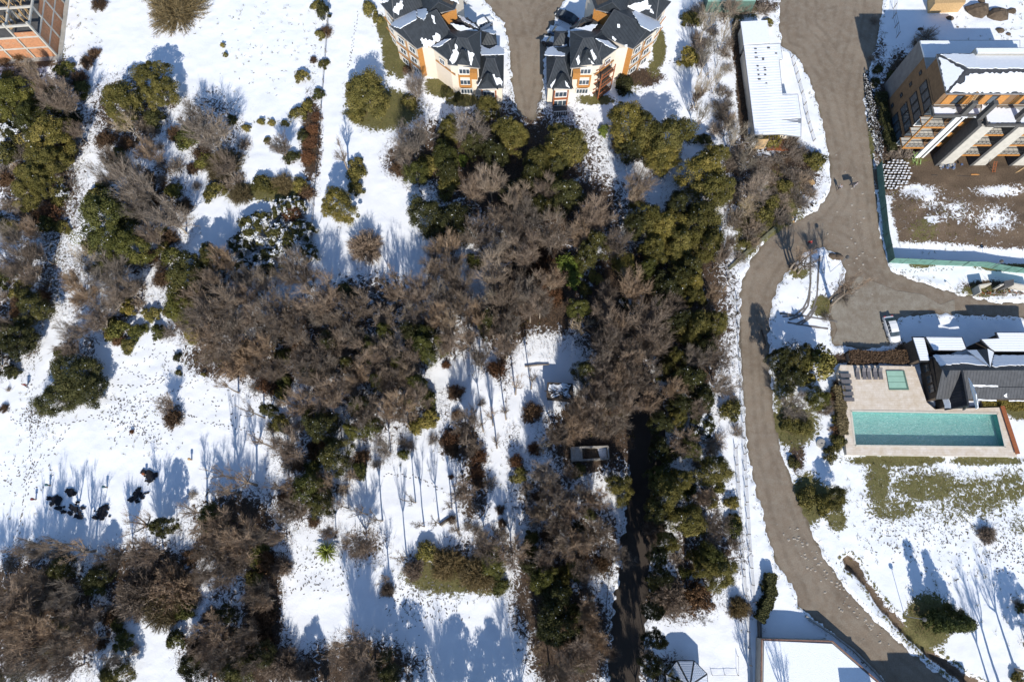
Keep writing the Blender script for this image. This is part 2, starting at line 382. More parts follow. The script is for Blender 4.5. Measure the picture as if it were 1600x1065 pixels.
rd = np.maximum(np.maximum(inside(ROAD, .42), inside(YARD, .5)), inside(DRIVE, .8))
Z = .10 + (vnoise(XX, YY, 3.1, 3) - .5) * .16 + (vnoise(XX, YY, 1.1, 4) - .5) * .08 + (vnoise(XX, YY, .5, 9) - .5) * .03
bank = np.exp(-((rd + .6) / .5) ** 2) * .10 * (vnoise(XX, YY, 2.2, 6) > .35)
Z = np.maximum(Z, .04) + bank
Z = np.where(rd > -.15, np.minimum(Z, .10 - (rd + .15) * .8), Z); Z = np.maximum(Z, -.25)
DITCH = [(1315, 870), (1328, 866), (1340, 878), (1352, 902), (1384, 945), (1416, 976), (1460, 1018), (1506, 1050), (1560, 1080), (1545, 1095), (1496, 1062), (1448, 1026), (1405, 984), (1374, 950), (1340, 900), (1322, 888)]
dd = dist_poly(PX, PY, DITCH) / PMm + edge * .3
Z = Z - np.clip(dd + .1, 0, 1.0) * 1.2
LOT = [(1388, 268), (1420, 255), (1660, 255), (1660, 395), (1560, 395), (1480, 388), (1400, 385), (1384, 330)]
heap = np.clip(dist_poly(PX, PY, LOT) / PMm / 4, 0, 1)
Z = Z + heap * (vnoise(XX, YY, 4, 11) * .9 + vnoise(XX, YY, 1.6, 12) * .35)
# cover masks: (kind, cx, cy, rx, ry, strength); a few L spots paint shade
cov = {k: np.zeros(PX.shape) for k in 'GLSK'}  # L at the unfinished building's west foot paints shade and dark bushes
BLOB = """G 600 172 46 26 1.0;G 575 150 30 25 .8;G 611 70 12 40 .95;G 625 105 10 18 .8;G 597 42 8 18 .8;G 700 142 30 9 .9;G 725 158 26 9 .8;G 680 132 14 8 .9;G 930 157 28 7 .8;G 985 138 22 14 .5;L 1000 122 30 12 .9;G 1030 75 9 26 .9;G 1022 108 10 14 .7
G 1218 320 34 44 .75;L 1235 270 40 36 .8;G 1190 345 40 30 .9;L 1160 280 36 80 .6;L 1190 240 40 20 .5;G 1165 380 22 30 .6;G 1150 20 40 14 .6;L 1185 10 30 10 .7;L 1110 60 22 90 .35;L 1112 180 14 60 .3;L 1205 225 30 22 .5
G 1248 427 14 8 .75;G 1262 424 8 6 .6;G 1284 479 14 13 1.0;L 1300 490 12 14 .6;G 1225 612 20 60 .6;G 1240 665 34 30 .85;L 1245 700 12 40 .7;G 1262 780 24 34 .9;G 1290 780 30 22 .7;G 1308 812 16 16 .7;G 1330 690 14 18 .7;L 1240 560 22 30 .5
G 1400 719 76 8 .78;G 1540 719 60 8 .72;G 1372 752 20 36 .72;G 1450 760 60 26 .66;G 1530 775 60 34 .60;G 1395 795 44 20 .62;G 1580 760 30 30 .6;G 1480 800 50 20 .5;G 1415 800 16 14 .5;G 1590 820 20 22 .5;G 1430 740 60 16 .5;K 1430 800 110 80 .42;K 1560 800 60 60 .40;K 1480 880 80 60 .26;K 1560 880 60 80 .34
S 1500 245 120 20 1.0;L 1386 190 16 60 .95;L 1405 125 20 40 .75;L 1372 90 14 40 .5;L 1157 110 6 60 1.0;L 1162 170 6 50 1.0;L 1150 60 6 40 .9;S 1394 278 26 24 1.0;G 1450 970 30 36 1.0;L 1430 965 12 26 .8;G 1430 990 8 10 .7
G 1440 362 24 20 .52;K 1450 350 60 40 .4;G 1505 305 22 20 .3;G 1570 418 38 5 .9;G 1440 415 20 4 .7;G 1540 455 40 9 .7;L 1545 448 34 8 .9;G 1360 240 5 60 .7;L 1400 240 24 22 .8;G 1425 252 30 8 .6;K 1370 330 6 60 .5;K 1360 180 20 60 .6;L 1345 560 60 8 .8;L 1410 545 12 8 .8;G 1600 640 30 14 .8;G 1565 630 12 6 .8
G 430 300 56 14 .8;G 375 300 36 16 .6;L 65 640 22 14 .5;K 60 660 30 40 .45;K 45 800 26 100 .25;L 60 470 10 60 .3;K 45 560 14 70 .5;K 85 420 26 70 .66;K 110 300 16 90 .55;K 130 130 12 80 .2;K 210 640 60 18 .42;K 300 560 60 24 .3;K 230 690 60 20 .30;K 330 590 40 24 .2;K 70 700 16 60 .25;G 340 560 40 20 .3
K 430 60 90 60 .17;G 380 30 20 14 .25;K 340 100 60 60 .1;K 410 120 60 60 .17;G 430 192 50 5 .42;G 490 110 14 60 .35;L 487 220 14 60 .8;K 470 850 30 40 .4;K 490 890 50 30 .35;K 700 920 60 22 .52;K 620 900 40 30 .4;K 640 940 30 40 .3;G 700 900 60 26 .8;G 760 915 40 16 .6;L 650 880 30 24 .4
L 850 450 60 80 .85;L 800 500 60 50 .7;L 750 540 50 26 .4;L 830 380 70 60 .6;L 740 600 18 60 .3;L 700 640 24 40 .4;L 720 690 30 30 .7;L 700 690 14 10 .8;L 740 760 26 60 .6;L 800 700 16 50 .4;L 790 560 16 50 .6;L 560 640 100 70 .45;L 480 700 60 60 .5;L 470 780 60 40 .55;L 860 780 60 60 .55;L 922 682 62 56 .8;L 830 650 14 14 .6;L 980 640 50 90 .8;L 990 480 90 90 .8;L 1080 480 60 160 .7;L 1070 640 50 100 .5;L 1090 780 50 60 .5
L 580 480 90 50 .6;L 500 530 90 70 .65;L 430 560 60 60 .6;L 320 480 60 60 .6;L 350 560 60 30 .7;L 230 310 60 50 .6;L 160 430 70 60 .45;L 60 300 70 80 .6;L 40 430 60 80 .4;L 150 470 60 40 .45;L 10 520 30 60 .6;L 330 200 50 60 .5;L 200 180 60 60 .6;L 60 170 80 70 .55;L 430 400 60 60 .4;L 800 260 120 90 .75;L 690 240 60 50 .7;L 640 250 36 30 .7;L 730 350 40 40 .4;L 900 330 80 60 .7
L 60 960 90 90 .75;L 230 900 80 50 .7;L 370 830 60 60 .75;L 360 920 40 60 .5;L 370 1020 80 50 .7;L 410 960 26 110 .9;L 435 840 22 60 .5;L 560 1040 90 40 .7;L 850 930 50 80 .7;L 890 1000 60 80 .8;L 900 850 60 60 .6;L 940 850 30 60 .6;L 1060 930 60 40 .6;L 1000 920 30 40 .6;L 1100 860 60 60 .6;L 1030 1045 50 30 .5;L 570 850 40 30 .5;L 740 870 60 40 .5;L 1155 950 20 18 .6;L 1192 940 10 60 .4;K 950 930 18 80 .3;K 1150 560 8 200 .5;K 1160 800 10 150 .35;K 830 760 40 60 .5;K 700 740 60 60 .15
S 40 98 50 8 .8;S 90 95 16 12 .6;L 120 45 12 5 .4;K 120 60 30 60 .3;G 96 80 10 16 .5;K 1560 30 60 50 .30;L 1455 20 20 8 .3;K 1300 440 30 40 .30;K 1460 450 60 14 .28"""  # L strips left of the long shed: dark ground with painted shade
for ln in BLOB.replace('\n', ';').split(';'):  # tall L spot left of the well cover paints a tree's shadow
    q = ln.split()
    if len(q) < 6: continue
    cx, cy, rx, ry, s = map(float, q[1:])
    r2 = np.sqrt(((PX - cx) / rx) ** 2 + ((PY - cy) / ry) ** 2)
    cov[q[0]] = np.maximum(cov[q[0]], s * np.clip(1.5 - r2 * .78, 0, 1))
cov['S'] = np.maximum(cov['S'], np.clip(dist_poly(PX, PY, LOT) / 14 + .2, 0, 1) * .75)
for cx, cy, rx, ry, s in ((1500, 275, 110, 18, 1.0), (1450, 310, 26, 26, -.25), (1420, 300, 30, 14, -.28), (1555, 300, 50, 12, -.35), (1550, 345, 45, 24, -.28), (1490, 330, 26, 20, -.25), (1455, 345, 20, 10, -.3)):
    cov['S'] += s * np.clip(1.2 - np.sqrt(((PX - cx) / rx) ** 2 + ((PY - cy) / ry) ** 2), 0, 1) * (.5 if s > 0 else 1.3)
cov['S'] = np.maximum(cov['S'], np.clip(dd + .6, 0, 1) * .9); cov['G'] = np.maximum(cov['G'], np.clip(1 - np.abs(dd + .45) / .8, 0, 1) * .62)
cov['K'] = np.maximum(cov['K'], np.clip(1 - np.abs(rd + .35) / 1.2, 0, 1) * .58)      # dirty verge along the road
TREE_DENS = np.zeros(PX.shape)
def finish_ground():
    cov['L'] = np.maximum(cov['L'], np.clip(TREE_DENS, 0, 1) * .50); _h = np.clip(1.6 - np.sqrt(((PX - 850) / 42) ** 2 + ((PY - 578) / 48) ** 2), 0, 1); cov['L'] *= 1 - _h * .7; cov['K'] = np.maximum(cov['K'], np.clip(TREE_DENS, 0, 1) * .42)
    for k in cov: cov[k] = np.clip(cov[k], 0, 1)
    co = np.stack([XX, YY, Z], -1).reshape(-1, 3)
    i = np.arange((NY - 1) * (NX - 1)); a = (i // (NX - 1)) * NX + i % (NX - 1)
    o = link('snow_ground', np_mesh('snow_ground', co, np.stack([a, a + 1, a + 1 + NX, a + NX], -1), 'snow_ground', fs=4))
    o.data.polygons.foreach_set('use_smooth', [True] * len(o.data.polygons))
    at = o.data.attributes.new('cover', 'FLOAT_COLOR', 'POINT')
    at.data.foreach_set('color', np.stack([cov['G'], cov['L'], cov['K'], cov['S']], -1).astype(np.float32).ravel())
    tag(o, kind='structure')
def sheet(name, poly, z, mat, seed=0, amp=.0, kind='structure'):
    rnd = random.Random(seed); pts = [Vector(P(x, y)) for x, y in poly]
    if amp: pts = jag(pts, amp * 2.2, amp, rnd)
    mb = MB(); q = [(p[0], p[1], z) for p in pts]; mb.add(q, [tuple(t) for t in triangulate([Vector(p) for p in q])], mat)
    o = mb.build(name); return tag(o, kind=kind)
def grow(poly, w):                                     # widen a road so the snow edge covers its border
    pts = [Vector(P(x, y)) for x, y in poly]; n = len(pts); A = sum(pts[i].x * pts[(i + 1) % n].y - pts[(i + 1) % n].x * pts[i].y for i in range(n)); sg = 1 if A > 0 else -1; out = []
    for i in range(n):
        t = (pts[(i + 1) % n] - pts[i - 1]).normalized(); p = pts[i] + Vector((t.y, -t.x)) * w * sg; out.append(pix(p.x, p.y))
    return out
def road_grid(name, poly, z, mat):
    d = dist_poly(PX, PY, poly) / PMm; keep = d > -1.1; idx = np.full(d.shape, -1); idx[keep] = np.arange(keep.sum())
    q = np.stack([idx[:-1, :-1], idx[:-1, 1:], idx[1:, 1:], idx[1:, :-1]], -1).reshape(-1, 4); q = q[(q >= 0).all(1)]
    zz = z + (vnoise(XX, YY, .6, 21) - .5) * .03 + (vnoise(XX, YY, 2.5, 22) - .5) * .05
    o = link(name, np_mesh(name, np.stack([XX[keep], YY[keep], zz[keep]], -1), q, mat, fs=4)); a = o.data.attributes.new('edge', 'FLOAT', 'POINT'); a.data.foreach_set('value', d[keep].astype(np.float32)); tag(o, kind='structure')
road_grid('dirt_road', ROAD, -.01, 'dirt_road'); road_grid('courtyard', YARD, -.005, 'dirt_road'); sheet('driveway', grow(DRIVE, 1.2), 0.004, 'dirt_shaded')
sheet('gravel_yard', [(1326, 440), (1340, 432), (1372, 440), (1400, 456), (1440, 462), (1500, 474), (1490, 486), (1440, 488), (1404, 493), (1398, 520), (1385, 539), (1346, 542), (1302, 537), (1300, 490), (1312, 462)], .035, 'gravel', 3, 1.1)
mb = MB(); mb.box((0, 60, -2.6), (1600, 1600, .3), 'soil'); tag(mb.build('soil_bed'), kind='structure')
mb = MB(); X0, X1, Y0, Y1, R_ = float(gx[0]), float(gx[-1]), float(gy[0]), float(gy[-1]), 900.0     # snow goes on beyond the detailed sheet
for a, b, c, d in ((-R_, R_, Y1, R_), (-R_, R_, -R_, Y0), (-R_, X0, Y0, Y1), (X1, R_, Y0, Y1)): mb.add([(a, c, .08), (b, c, .08), (b, d, .08), (a, d, .08)], [(0, 1, 2, 3)], 'snow')
tag(mb.build('distant_snow_ground'), kind='structure')

# trodden trails: footprints pressed through the snow, countless small marks
rnd = random.Random(8); mb = MB()
def gz(x, y):
    i = int(round((x - gx[0]) / GS)); j = int(round((y - gy[0]) / GS)); return float(Z[min(max(j, 0), NY - 1), min(max(i, 0), NX - 1)])
def step(x, y, ang, s, mat='trodden'):
    k = 5; z = gz(x, y) + .025; c, s_ = math.cos(ang), math.sin(ang); vs = []
    for j in range(k):
        a = 2 * math.pi * j / k; u = math.cos(a) * .17 * s * rnd.uniform(.7, 1.2); w = math.sin(a) * .08 * s * rnd.uniform(.7, 1.2); vs.append((x + u * c - w * s_, y + u * s_ + w * c, z))
    mb.add(vs, [tuple(range(k))], mat)
TRAILS = [[(50, 590), (46, 640), (50, 680), (48, 740), (40, 780), (30, 830), (10, 870)], [(48, 640), (66, 660), (110, 662), (140, 655)], [(110, 665), (85, 700), (60, 722), (45, 740)], [(140, 650), (180, 655), (225, 672), (240, 690)], [(160, 620), (200, 628), (240, 626), (290, 600), (310, 590)],
          [(165, 602), (215, 604), (250, 598), (262, 580), (255, 545)], [(290, 645), (320, 660), (370, 668), (410, 678)], [(20, 655), (45, 662)], [(560, 20), (552, 60), (545, 110)], [(190, 575), (240, 595), (270, 590)], [(60, 560), (66, 500), (85, 420), (105, 330), (118, 270)], [(52, 570), (58, 520), (74, 450), (92, 380)],
          [(1090, 75), (1060, 95), (1035, 100), (1020, 130)], [(600, 740), (650, 745), (700, 770)], [(300, 560), (330, 575), (360, 560)], [(1270, 360), (1262, 372)], [(1490, 420), (1400, 425)], [(1400, 735), (1500, 745)], [(1360, 735), (1362, 790), (1380, 840)]]
for tr in TRAILS:
    pts = [Vector(P(*p)) for p in tr]
    for a, b in zip(pts, pts[1:]):
        L_ = (b - a).length; ang = math.atan2((b - a).y, (b - a).x)
        for k in range(int(L_ / .42)):
            q = a.lerp(b, k * .42 / L_); sd = .16 if k % 2 else -.16
            step(q.x - math.sin(ang) * sd + rnd.gauss(0, .12), q.y + math.cos(ang) * sd + rnd.gauss(0, .12), ang + rnd.gauss(0, .3), rnd.uniform(.8, 1.5))
for cx, cy, r, n in ((200, 650, 40, 130), (50, 655, 22, 110), (60, 430, 60, 60), (235, 680, 25, 60), (35, 740, 40, 90), (490, 890, 50, 130), (660, 930, 60, 220), (430, 80, 90, 50), (1400, 830, 60, 140), (1500, 830, 80, 220), (1290, 460, 25, 50), (1570, 860, 40, 160), (240, 560, 60, 70), (1130, 150, 20, 90), (330, 620, 60, 60)):
    for k in range(n):
        x, y = P(cx + rnd.gauss(0, r * .6), cy + rnd.gauss(0, r * .45)); step(x, y, rnd.uniform(0, 3.1), rnd.uniform(.5, 1.5))
tag(mb.build('footprints'), kind='stuff')
mb = MB()                                              # pale stones and crusts of snow on the carriageway
for k in range(150):
    t = rnd.random(); cx_ = 1222 + t * 150 + rnd.gauss(0, 9); cy_ = 820 + t * 175 + rnd.gauss(0, 9)
    if k > 90: cx_ = rnd.choice([1330, 1345, 1300]) + rnd.gauss(0, 12); cy_ = rnd.uniform(240, 480)
    x, y = P(cx_, cy_); s_ = rnd.uniform(.06, .3); n_ = 7; a0 = [s_ * rnd.uniform(.6, 1.2) for _ in range(n_)]
    v3 = [(x + math.cos(6.283 * j / n_) * a0[j], y + math.sin(6.283 * j / n_) * a0[j] * .8, .02) for j in range(n_)] + [(x, y, .06 + s_ * .15)]
    mb.add(v3, [(j, (j + 1) % n_, n_) for j in range(n_)], 'road_stone')
tag(mb.build('loose_stones'), kind='stuff')
# tyre ruts pressed into the snow beside the junction
def rut(name, pts, w=.32):
    mb = MB(); q = [Vector(P(*p)) for p in pts]; q2 = []
    for a, b in zip(q, q[1:]):
        n_ = max(1, int((b - a).length / .8)); q2 += [a.lerp(b, k / n_) for k in range(n_)]
    q2.append(q[-1]); vs = []
    for i, p in enumerate(q2):
        d = (q2[min(i + 1, len(q2) - 1)] - q2[max(i - 1, 0)]).normalized(); n_ = Vector((-d.y, d.x)) * w * rnd.uniform(.35, .6); z = max(gz(p.x, p.y), .05) + .05
        vs += [(p.x + n_.x, p.y + n_.y, z), (p.x - n_.x, p.y - n_.y, z)]
    mb.add(vs, [(2 * i, 2 * i + 1, 2 * i + 3, 2 * i + 2) for i in range(len(q2) - 1)], 'trodden'); tag(mb.build(name), kind='structure')
for r_ in ([(1222, 495), (1240, 494), (1255, 482), (1263, 465), (1266, 440), (1266, 400)], [(1232, 500), (1250, 494), (1262, 478), (1265, 455)], [(1243, 507), (1258, 499), (1270, 483), (1276, 462), (1278, 430), (1280, 400)], [(1250, 508), (1266, 496), (1276, 478)], [(1218, 490), (1250, 493), (1280, 498), (1308, 503)], [(1230, 504), (1260, 509), (1300, 515)]):
    rut('tyre_track', r_)
# black meltwater patches in the left field
for i, pg in enumerate([[(78, 777), (84, 772), (92, 775), (100, 770), (106, 774), (99, 782), (95, 786), (92, 796), (88, 790), (80, 788), (76, 784)], [(101, 790), (110, 784), (122, 783), (131, 792), (129, 802), (132, 810), (120, 808), (110, 803), (100, 799)], [(150, 796), (158, 793), (166, 790), (175, 792), (173, 806), (160, 812), (150, 808)],
                        [(226, 735), (236, 738), (243, 734), (246, 740), (240, 748), (243, 754), (234, 756), (228, 753), (231, 746), (225, 742)], [(209, 770), (218, 762), (230, 763), (232, 769), (224, 776), (221, 782), (212, 783), (208, 778)], [(107, 766), (112, 763), (116, 770), (110, 773)]]):
    rnd2 = random.Random(i); w2 = [Vector(P(x, y)) for x, y in pg]; cc = sum(w2, Vector((0, 0))) / len(w2); mb = MB()
    for k in range(26):
        a = rnd2.choice(w2); b = cc.lerp(a, rnd2.uniform(.1, 1.08)) + Vector((rnd2.gauss(0, .12), rnd2.gauss(0, .1))); s_ = rnd2.uniform(.18, .62); m_ = 11; z_ = .235 + k * .0025
        v3 = [(b.x + math.cos(6.283 * j / m_) * s_ * (r2 := rnd2.uniform(.45, 1.25)), b.y + math.sin(6.283 * j / m_) * s_ * r2 * .7, z_) for j in range(m_)] + [(b.x, b.y, z_)]
        mb.add(v3, [(j, (j + 1) % m_, m_) for j in range(m_)], 'soil_black')
    tag(mb.build('meltwater'), kind='structure')
# ------------------------------------------------------------------ buildings
DECK = [(1313, 570), (1429, 572), (1448, 628), (1461, 639), (1566, 636), (1590, 713), (1323, 710), (1309, 583)]
DECKZ = .9
Z = np.where(dist_poly(PX, PY, [P_ for P_ in [(1318, 578), (1440, 578), (1462, 632), (1560, 628), (1582, 703), (1328, 700)]]) / PMm > .4, -2.0, Z)
def V2(p): return Vector((p[0], p[1]))
def hip(root, quad, z0, ze, zr, inset, wall='wall_cream', roof='roof_dark', over=.45, ridge_w=True, wname='wall', rname='roof', off=0.0):
    """quad: four eave corners a b (one end) c d (other end), metres"""
    a, b, c, d = [V2(q) for q in quad]; ctr = (a + b + c + d) / 4; m1 = (a + b) / 2; m2 = (c + d) / 2; ax = (m2 - m1)
    r1 = m1 + ax.normalized() * inset; r2 = m2 - ax.normalized() * inset
    w = MB(); ww = [q + (ctr - q).normalized() * over * 1.3 for q in (a, b, c, d)]
    w.prism([tuple(q) for q in ww], z0, ze - .04, wall)
    if inset < .5:                                     # gable walls
        for e0, e1, rr in ((ww[0], ww[1], r1), (ww[2], ww[3], r2)):
            rr2 = rr + (ctr - rr).normalized() * over * 1.2
            w.add([(e0.x, e0.y, ze - .04), (e1.x, e1.y, ze - .04), (rr2.x, rr2.y, zr - .25)], [(0, 1, 2)], wall)
    w.build(wname, root)
    mb = MB(); t = .2; A, B_, C_, D2 = [Vector((q.x, q.y, ze)) for q in (a, b, c, d)]; R1 = Vector((r1.x, r1.y, zr)); R2 = Vector((r2.x, r2.y, zr)); dn = Vector((0, 0, -t))
    top = [A, B_, C_, D2, R1, R2]; mb.add(top, [(0, 1, 4), (1, 2, 5, 4), (2, 3, 5), (3, 0, 4, 5)], roof)
    mb.add([p + dn for p in top], [(4, 1, 0), (4, 5, 2, 1), (5, 3, 2), (5, 4, 0, 3)], 'dark_wood')
    mb.add([A, B_, C_, D2] + [p + dn for p in (A, B_, C_, D2)], [(0, 1, 5, 4), (1, 2, 6, 5), (2, 3, 7, 6), (3, 0, 4, 7)], 'tin_grey' if roof == 'roof_dark' else roof)
    o = mb.build(rname, root)
    cap = MB()
    for s_, e_ in ((R1, R2), (A, R1), (B_, R1), (C_, R2), (D2, R2)): cap.bar(s_ + Vector((0, 0, .04)), e_ + Vector((0, 0, .04)), .15, .07, 'ridge_tin' if roof == 'roof_dark' else roof)
    cap.build('ridge_cap', o)
    return o, [(A, (B_ - A).cross(R1 - A)), (B_, (C_ - B_).cross(R1 - B_)), (C_, (D2 - C_).cross(R2 - C_)), (D2, (A - D2).cross(R1 - D2))]
def pyramid(root, base, ze, apex, zr, roof='roof_dark', name='turret_roof'):
    n = len(base); mb = MB(); pts = [(p[0], p[1], ze) for p in base]
    mb.add(pts + [(apex[0], apex[1], zr)], [(i, (i + 1) % n, n) for i in range(n)] + [tuple(range(n - 1, -1, -1))], roof); return mb.build(name, root)
def window(parent, p, q, t, z0, z1, w, nrm, frame='white_trim', mull=1, name='window', glassm='glass', deep=.10):
    p = V2(p); q = V2(q); d = (q - p).normalized(); c = p.lerp(q, t); rz = math.atan2(d.y, d.x); h = z1 - z0
    mb = MB(); o3 = lambda s, u, z: (c.x + d.x * u + nrm.x * s, c.y + d.y * u + nrm.y * s, z)
    fw = .13
    for u in (-w / 2, w / 2): mb.box(o3(.05, u, (z0 + z1) / 2), (fw, deep, h + fw), frame, rz)
    for z in (z0, z1): mb.box(o3(.05, 0, z), (w + fw * .5, deep + .02, fw), frame, rz)
    for k in range(mull): mb.box(o3(.05, -w / 2 + w * (k + 1) / (mull + 1), (z0 + z1) / 2), (.08, deep - .02, h), frame, rz)
    f = mb.build(name, parent)
    g = MB(); g.box(o3(.03, 0, (z0 + z1) / 2), (w - .05, .05, h - .05), glassm, rz); g.build('pane', f); return f
def outward(p, q, ctr):
    p = V2(p); q = V2(q); d = (q - p).normalized(); n = Vector((d.y, -d.x)); return n if (((p + q) / 2) - V2(ctr)).dot(n) > 0 else -n
def trims(root, p, q, zs, nrm, mat='wood_orange', h=.22, ts=(), z0=0, z1=1, w=.25, name='trim_band'):
    p = V2(p); q = V2(q)
    for z in zs: mb = MB(); a = p + nrm * .05; b = q + nrm * .05; mb.bar((a.x, a.y, z), (b.x, b.y, z), .12, h, mat); mb.build(name, root)
    for t in ts: mb = MB(); c = p.lerp(q, t) + nrm * .05; mb.box((c.x, c.y, (z0 + z1) / 2), (w, .14, z1 - z0), mat, math.atan2((q - p).y, (q - p).x)); mb.build('trim_board', root)

def apartment(mir, name_label, seed):
    X = (lambda x: 1641 - x) if mir else (lambda x: x)
    W = lambda zx, zy, z: P(X(560 + zx / 6.154), zy / 6.154, z)
    base = P(X(700), 90, 0); ctr = V2(W(800, 250, 8))
    root = empty('apartment_house', (base[0], base[1], 0), name_label, 'apartment building')
    rn = random.Random(seed)
    def Q4(pts, z): return [W(x, y, z) for x, y in pts]
    _, f1 = hip(root, Q4([(200, 20), (345, 190), (680, 40), (500, -150)], 8.7), 0, 8.7, 10.9, 1.5)
    _, f8 = hip(root, Q4([(640, 150), (925, 95), (1020, -160), (560, -160)], 9.6), 0, 9.6, 11.9, .1)
    _, f2 = hip(root, Q4([(300, 250), (566, 470), (900, 330), (640, 50)], 8.7), 0, 8.7, 11.1, .1)
    _, f4 = hip(root, Q4([(700, 455), (925, 625), (1120, 500), (880, 300)], 8.5), 0, 8.5, 10.5, 1.6)
    _, f3 = hip(root, Q4([(1172, 300), (1170, 655), (860, 620), (840, 280)], 8.5), 0, 8.5, 11.0, 2.2)
    _, f6 = hip(root, Q4([(1400, 460), (1396, 845), (1150, 855), (1150, 450)], 5.2), 0, 5.2, 7.6, 1.7)
    _, f7 = hip(root, Q4([(880, 225), (1165, 345), (1175, 270), (960, 140)], 6.9), 0, 6.9, 8.3, 1.5)
    _, f9 = hip(root, Q4([(1180, 300), (1180, 450), (1335, 440), (1320, 300)], 4.4), 0, 4.4, 5.8, 1.2)
    # stair block walls standing proud of the west front
    w = MB(); w.prism(Q4([(566, 462), (612, 452), (722, 470), (900, 600), (900, 420), (640, 300)], 8.3), 0, 8.25, 'wall_cream'); w.build('wall', root)
    p, q = W(562, 470, 8.2), W(612, 453, 8.2); n = outward(p, q, W(640, 380, 8.2)); c = (V2(p) + V2(q)) / 2 + n * .04
    o = MB(); o.box((c.x, c.y, 4.3), ((V2(q) - V2(p)).length, .10, 7.6), 'wood_orange', math.atan2(q[1] - p[1], q[0] - p[0])); o.build('timber_cladding', root)
    # west front
    p, q = W(345, 305, 8.2), W(566, 478, 8.2); n = outward(p, q, ctr); trims(root, p, q, (2.9, 5.6), n, ts=(.5,), z0=.3, z1=8.0, h=.16, w=.12)
    for r_ in range(3):
        for t in (.27, .76): window(root, p, q, t, 1.0 + r_ * 2.7, 2.3 + r_ * 2.7, 1.5, n)
    p, q = W(225, 60, 8.2), W(335, 205, 8.2); n = outward(p, q, ctr); trims(root, p, q, (2.9, 5.6), n)
    for r_ in range(3): window(root, p, q, .6, 1.0 + r_ * 2.7, 2.3 + r_ * 2.7, 1.4, n)
    # south west front
    p, q = W(735, 500, 8.1), W(925, 645, 8.1); n = outward(p, q, W(900, 420, 8)); trims(root, p, q, (5.9,), n)
    for t in (.35,): window(root, p, q, t, 6.3, 7.5, 1.2, n)
    if mir:                                           # brown timber balconies
        bal = MB(); a = V2(p).lerp(V2(q), .25); b = V2(p).lerp(V2(q), .92)
        for zf in (.3, 3.0, 5.7):
            for s_ in (0.05, 1.5): e0 = a + n * s_; e1 = b + n * s_; bal.bar((e0.x, e0.y, zf), (e1.x, e1.y, zf), .15, .2, 'wood_red'); bal.bar((e0.x, e0.y, zf + 1.0), (e1.x, e1.y, zf + 1.0), .1, .12, 'wood_red')
            for k in range(8): e = a.lerp(b, k / 7) + n * 1.5; bal.bar((e.x, e.y, zf), (e.x, e.y, zf + 1.05), .09, .09, 'dark_wood')
            m_ = (a + b) / 2 + n * .8; bal.box((m_.x, m_.y, zf + .02), ((b - a).length, 1.4, .12), 'dark_wood', math.atan2((b - a).y, (b - a).x))
        for k in (0, 1): e = (a, b)[k] + n * 1.5; bal.bar((e.x, e.y, 0), (e.x, e.y, 7.2), .18, .18, 'wood_red')
        bal.build('balcony', root)
    # south front with bay window under the pointed turret
    p, q = W(950, 640, 8.1), W(1160, 660, 8.1); n = outward(p, q, ctr)
    bay = MB(); bq = Q4([(955, 632), (1072, 634), (1075, 560), (958, 560)], 8.6); bay.prism(bq, 2.9, 8.6, 'wall_cream'); bay.prism([V2(b_) + (V2(b_) - V2(bq[2])).normalized() * .06 for b_ in bq], 2.6, 3.0, 'wood_orange'); bay.prism([V2(b_) + n * .05 for b_ in bq], 5.5, 6.1, 'wood_orange'); b_o = bay.build('bay', root)
    for z in (3.5, 6.5): window(b_o, bq[0], bq[1], .5, z, z + 1.3, 1.9, n, mull=2)
    trims(root, bq[0], bq[1], (3.2,), n, ts=(0.02, .98), z0=2.9, z1=6.0, w=.3)
    ap = W(1005, 478, 11.2); tr = pyramid(root, Q4([(925, 625), (985, 585), (1005, 580), (1080, 625), (1100, 500), (950, 480)], 8.7), 8.62, ap, 11.3)
    c0 = V2(W(1075, 660, 7.9)); c1 = V2(W(1145, 662, 7.9)); cc = (c0 + c1) / 2 + n * .5
    o = MB(); o.box((cc.x, cc.y, 7.0), ((c1 - c0).length, .9, 1.7), 'wood_orange', math.atan2((c1 - c0).y, (c1 - c0).x)); o.build('timber_cladding', root)
    low = MB(); lp = Q4([(765, 560), (1140, 690), (1140, 600), (900, 500)], 6.5); low.prism(lp, 0, 2.9, 'wall_cream'); low.build('wall', root)
    p2, q2 = W(960, 690, 7.0), W(1130, 690, 7.0)
    window(root, W(940, 668, 7.6), W(1150, 668, 7.6), .4, .9, 2.2, 2.2, outward(p2, q2, ctr), mull=3)
    # low wing, second turret and glazed bay
    bq = Q4([(1185, 855), (1322, 862), (1322, 790), (1185, 790)], 5.2); n = outward(bq[0], bq[1], ctr)
    bay = MB(); bay.prism(bq, .2, 5.0, 'wall_cream'); b2 = bay.build('bay', root); window(b2, bq[0], bq[1], .5, 3.1, 4.5, 2.2, n, mull=2); window(b2, bq[0], bq[1], .5, .5, 2.0, 2.6, n, frame='white_trim', mull=2)
    trims(root, bq[0], bq[1], (2.5,), n, h=.5, ts=(.02, .98), z0=.3, z1=4.9, mat='wood_red')
    pyramid(root, Q4([(1135, 858), (1215, 800), (1245, 795), (1345, 865), (1330, 720), (1180, 715)], 5.3), 5.25, W(1245, 705, 7.6), 7.7)
    ter = MB(); tq = [V2(bq[0]) + n * .1, V2(bq[1]) + n * .1, V2(bq[1]) + n * 2.0, V2(bq[0]) + n * 2.0]; ter.prism(tq, .1, .5, 'concrete_dark')
    for k in range(7): e = tq[3].lerp(tq[2], k / 6); ter.bar((e.x, e.y, .3), (e.x, e.y, 1.4), .08, .08, 'white_trim')
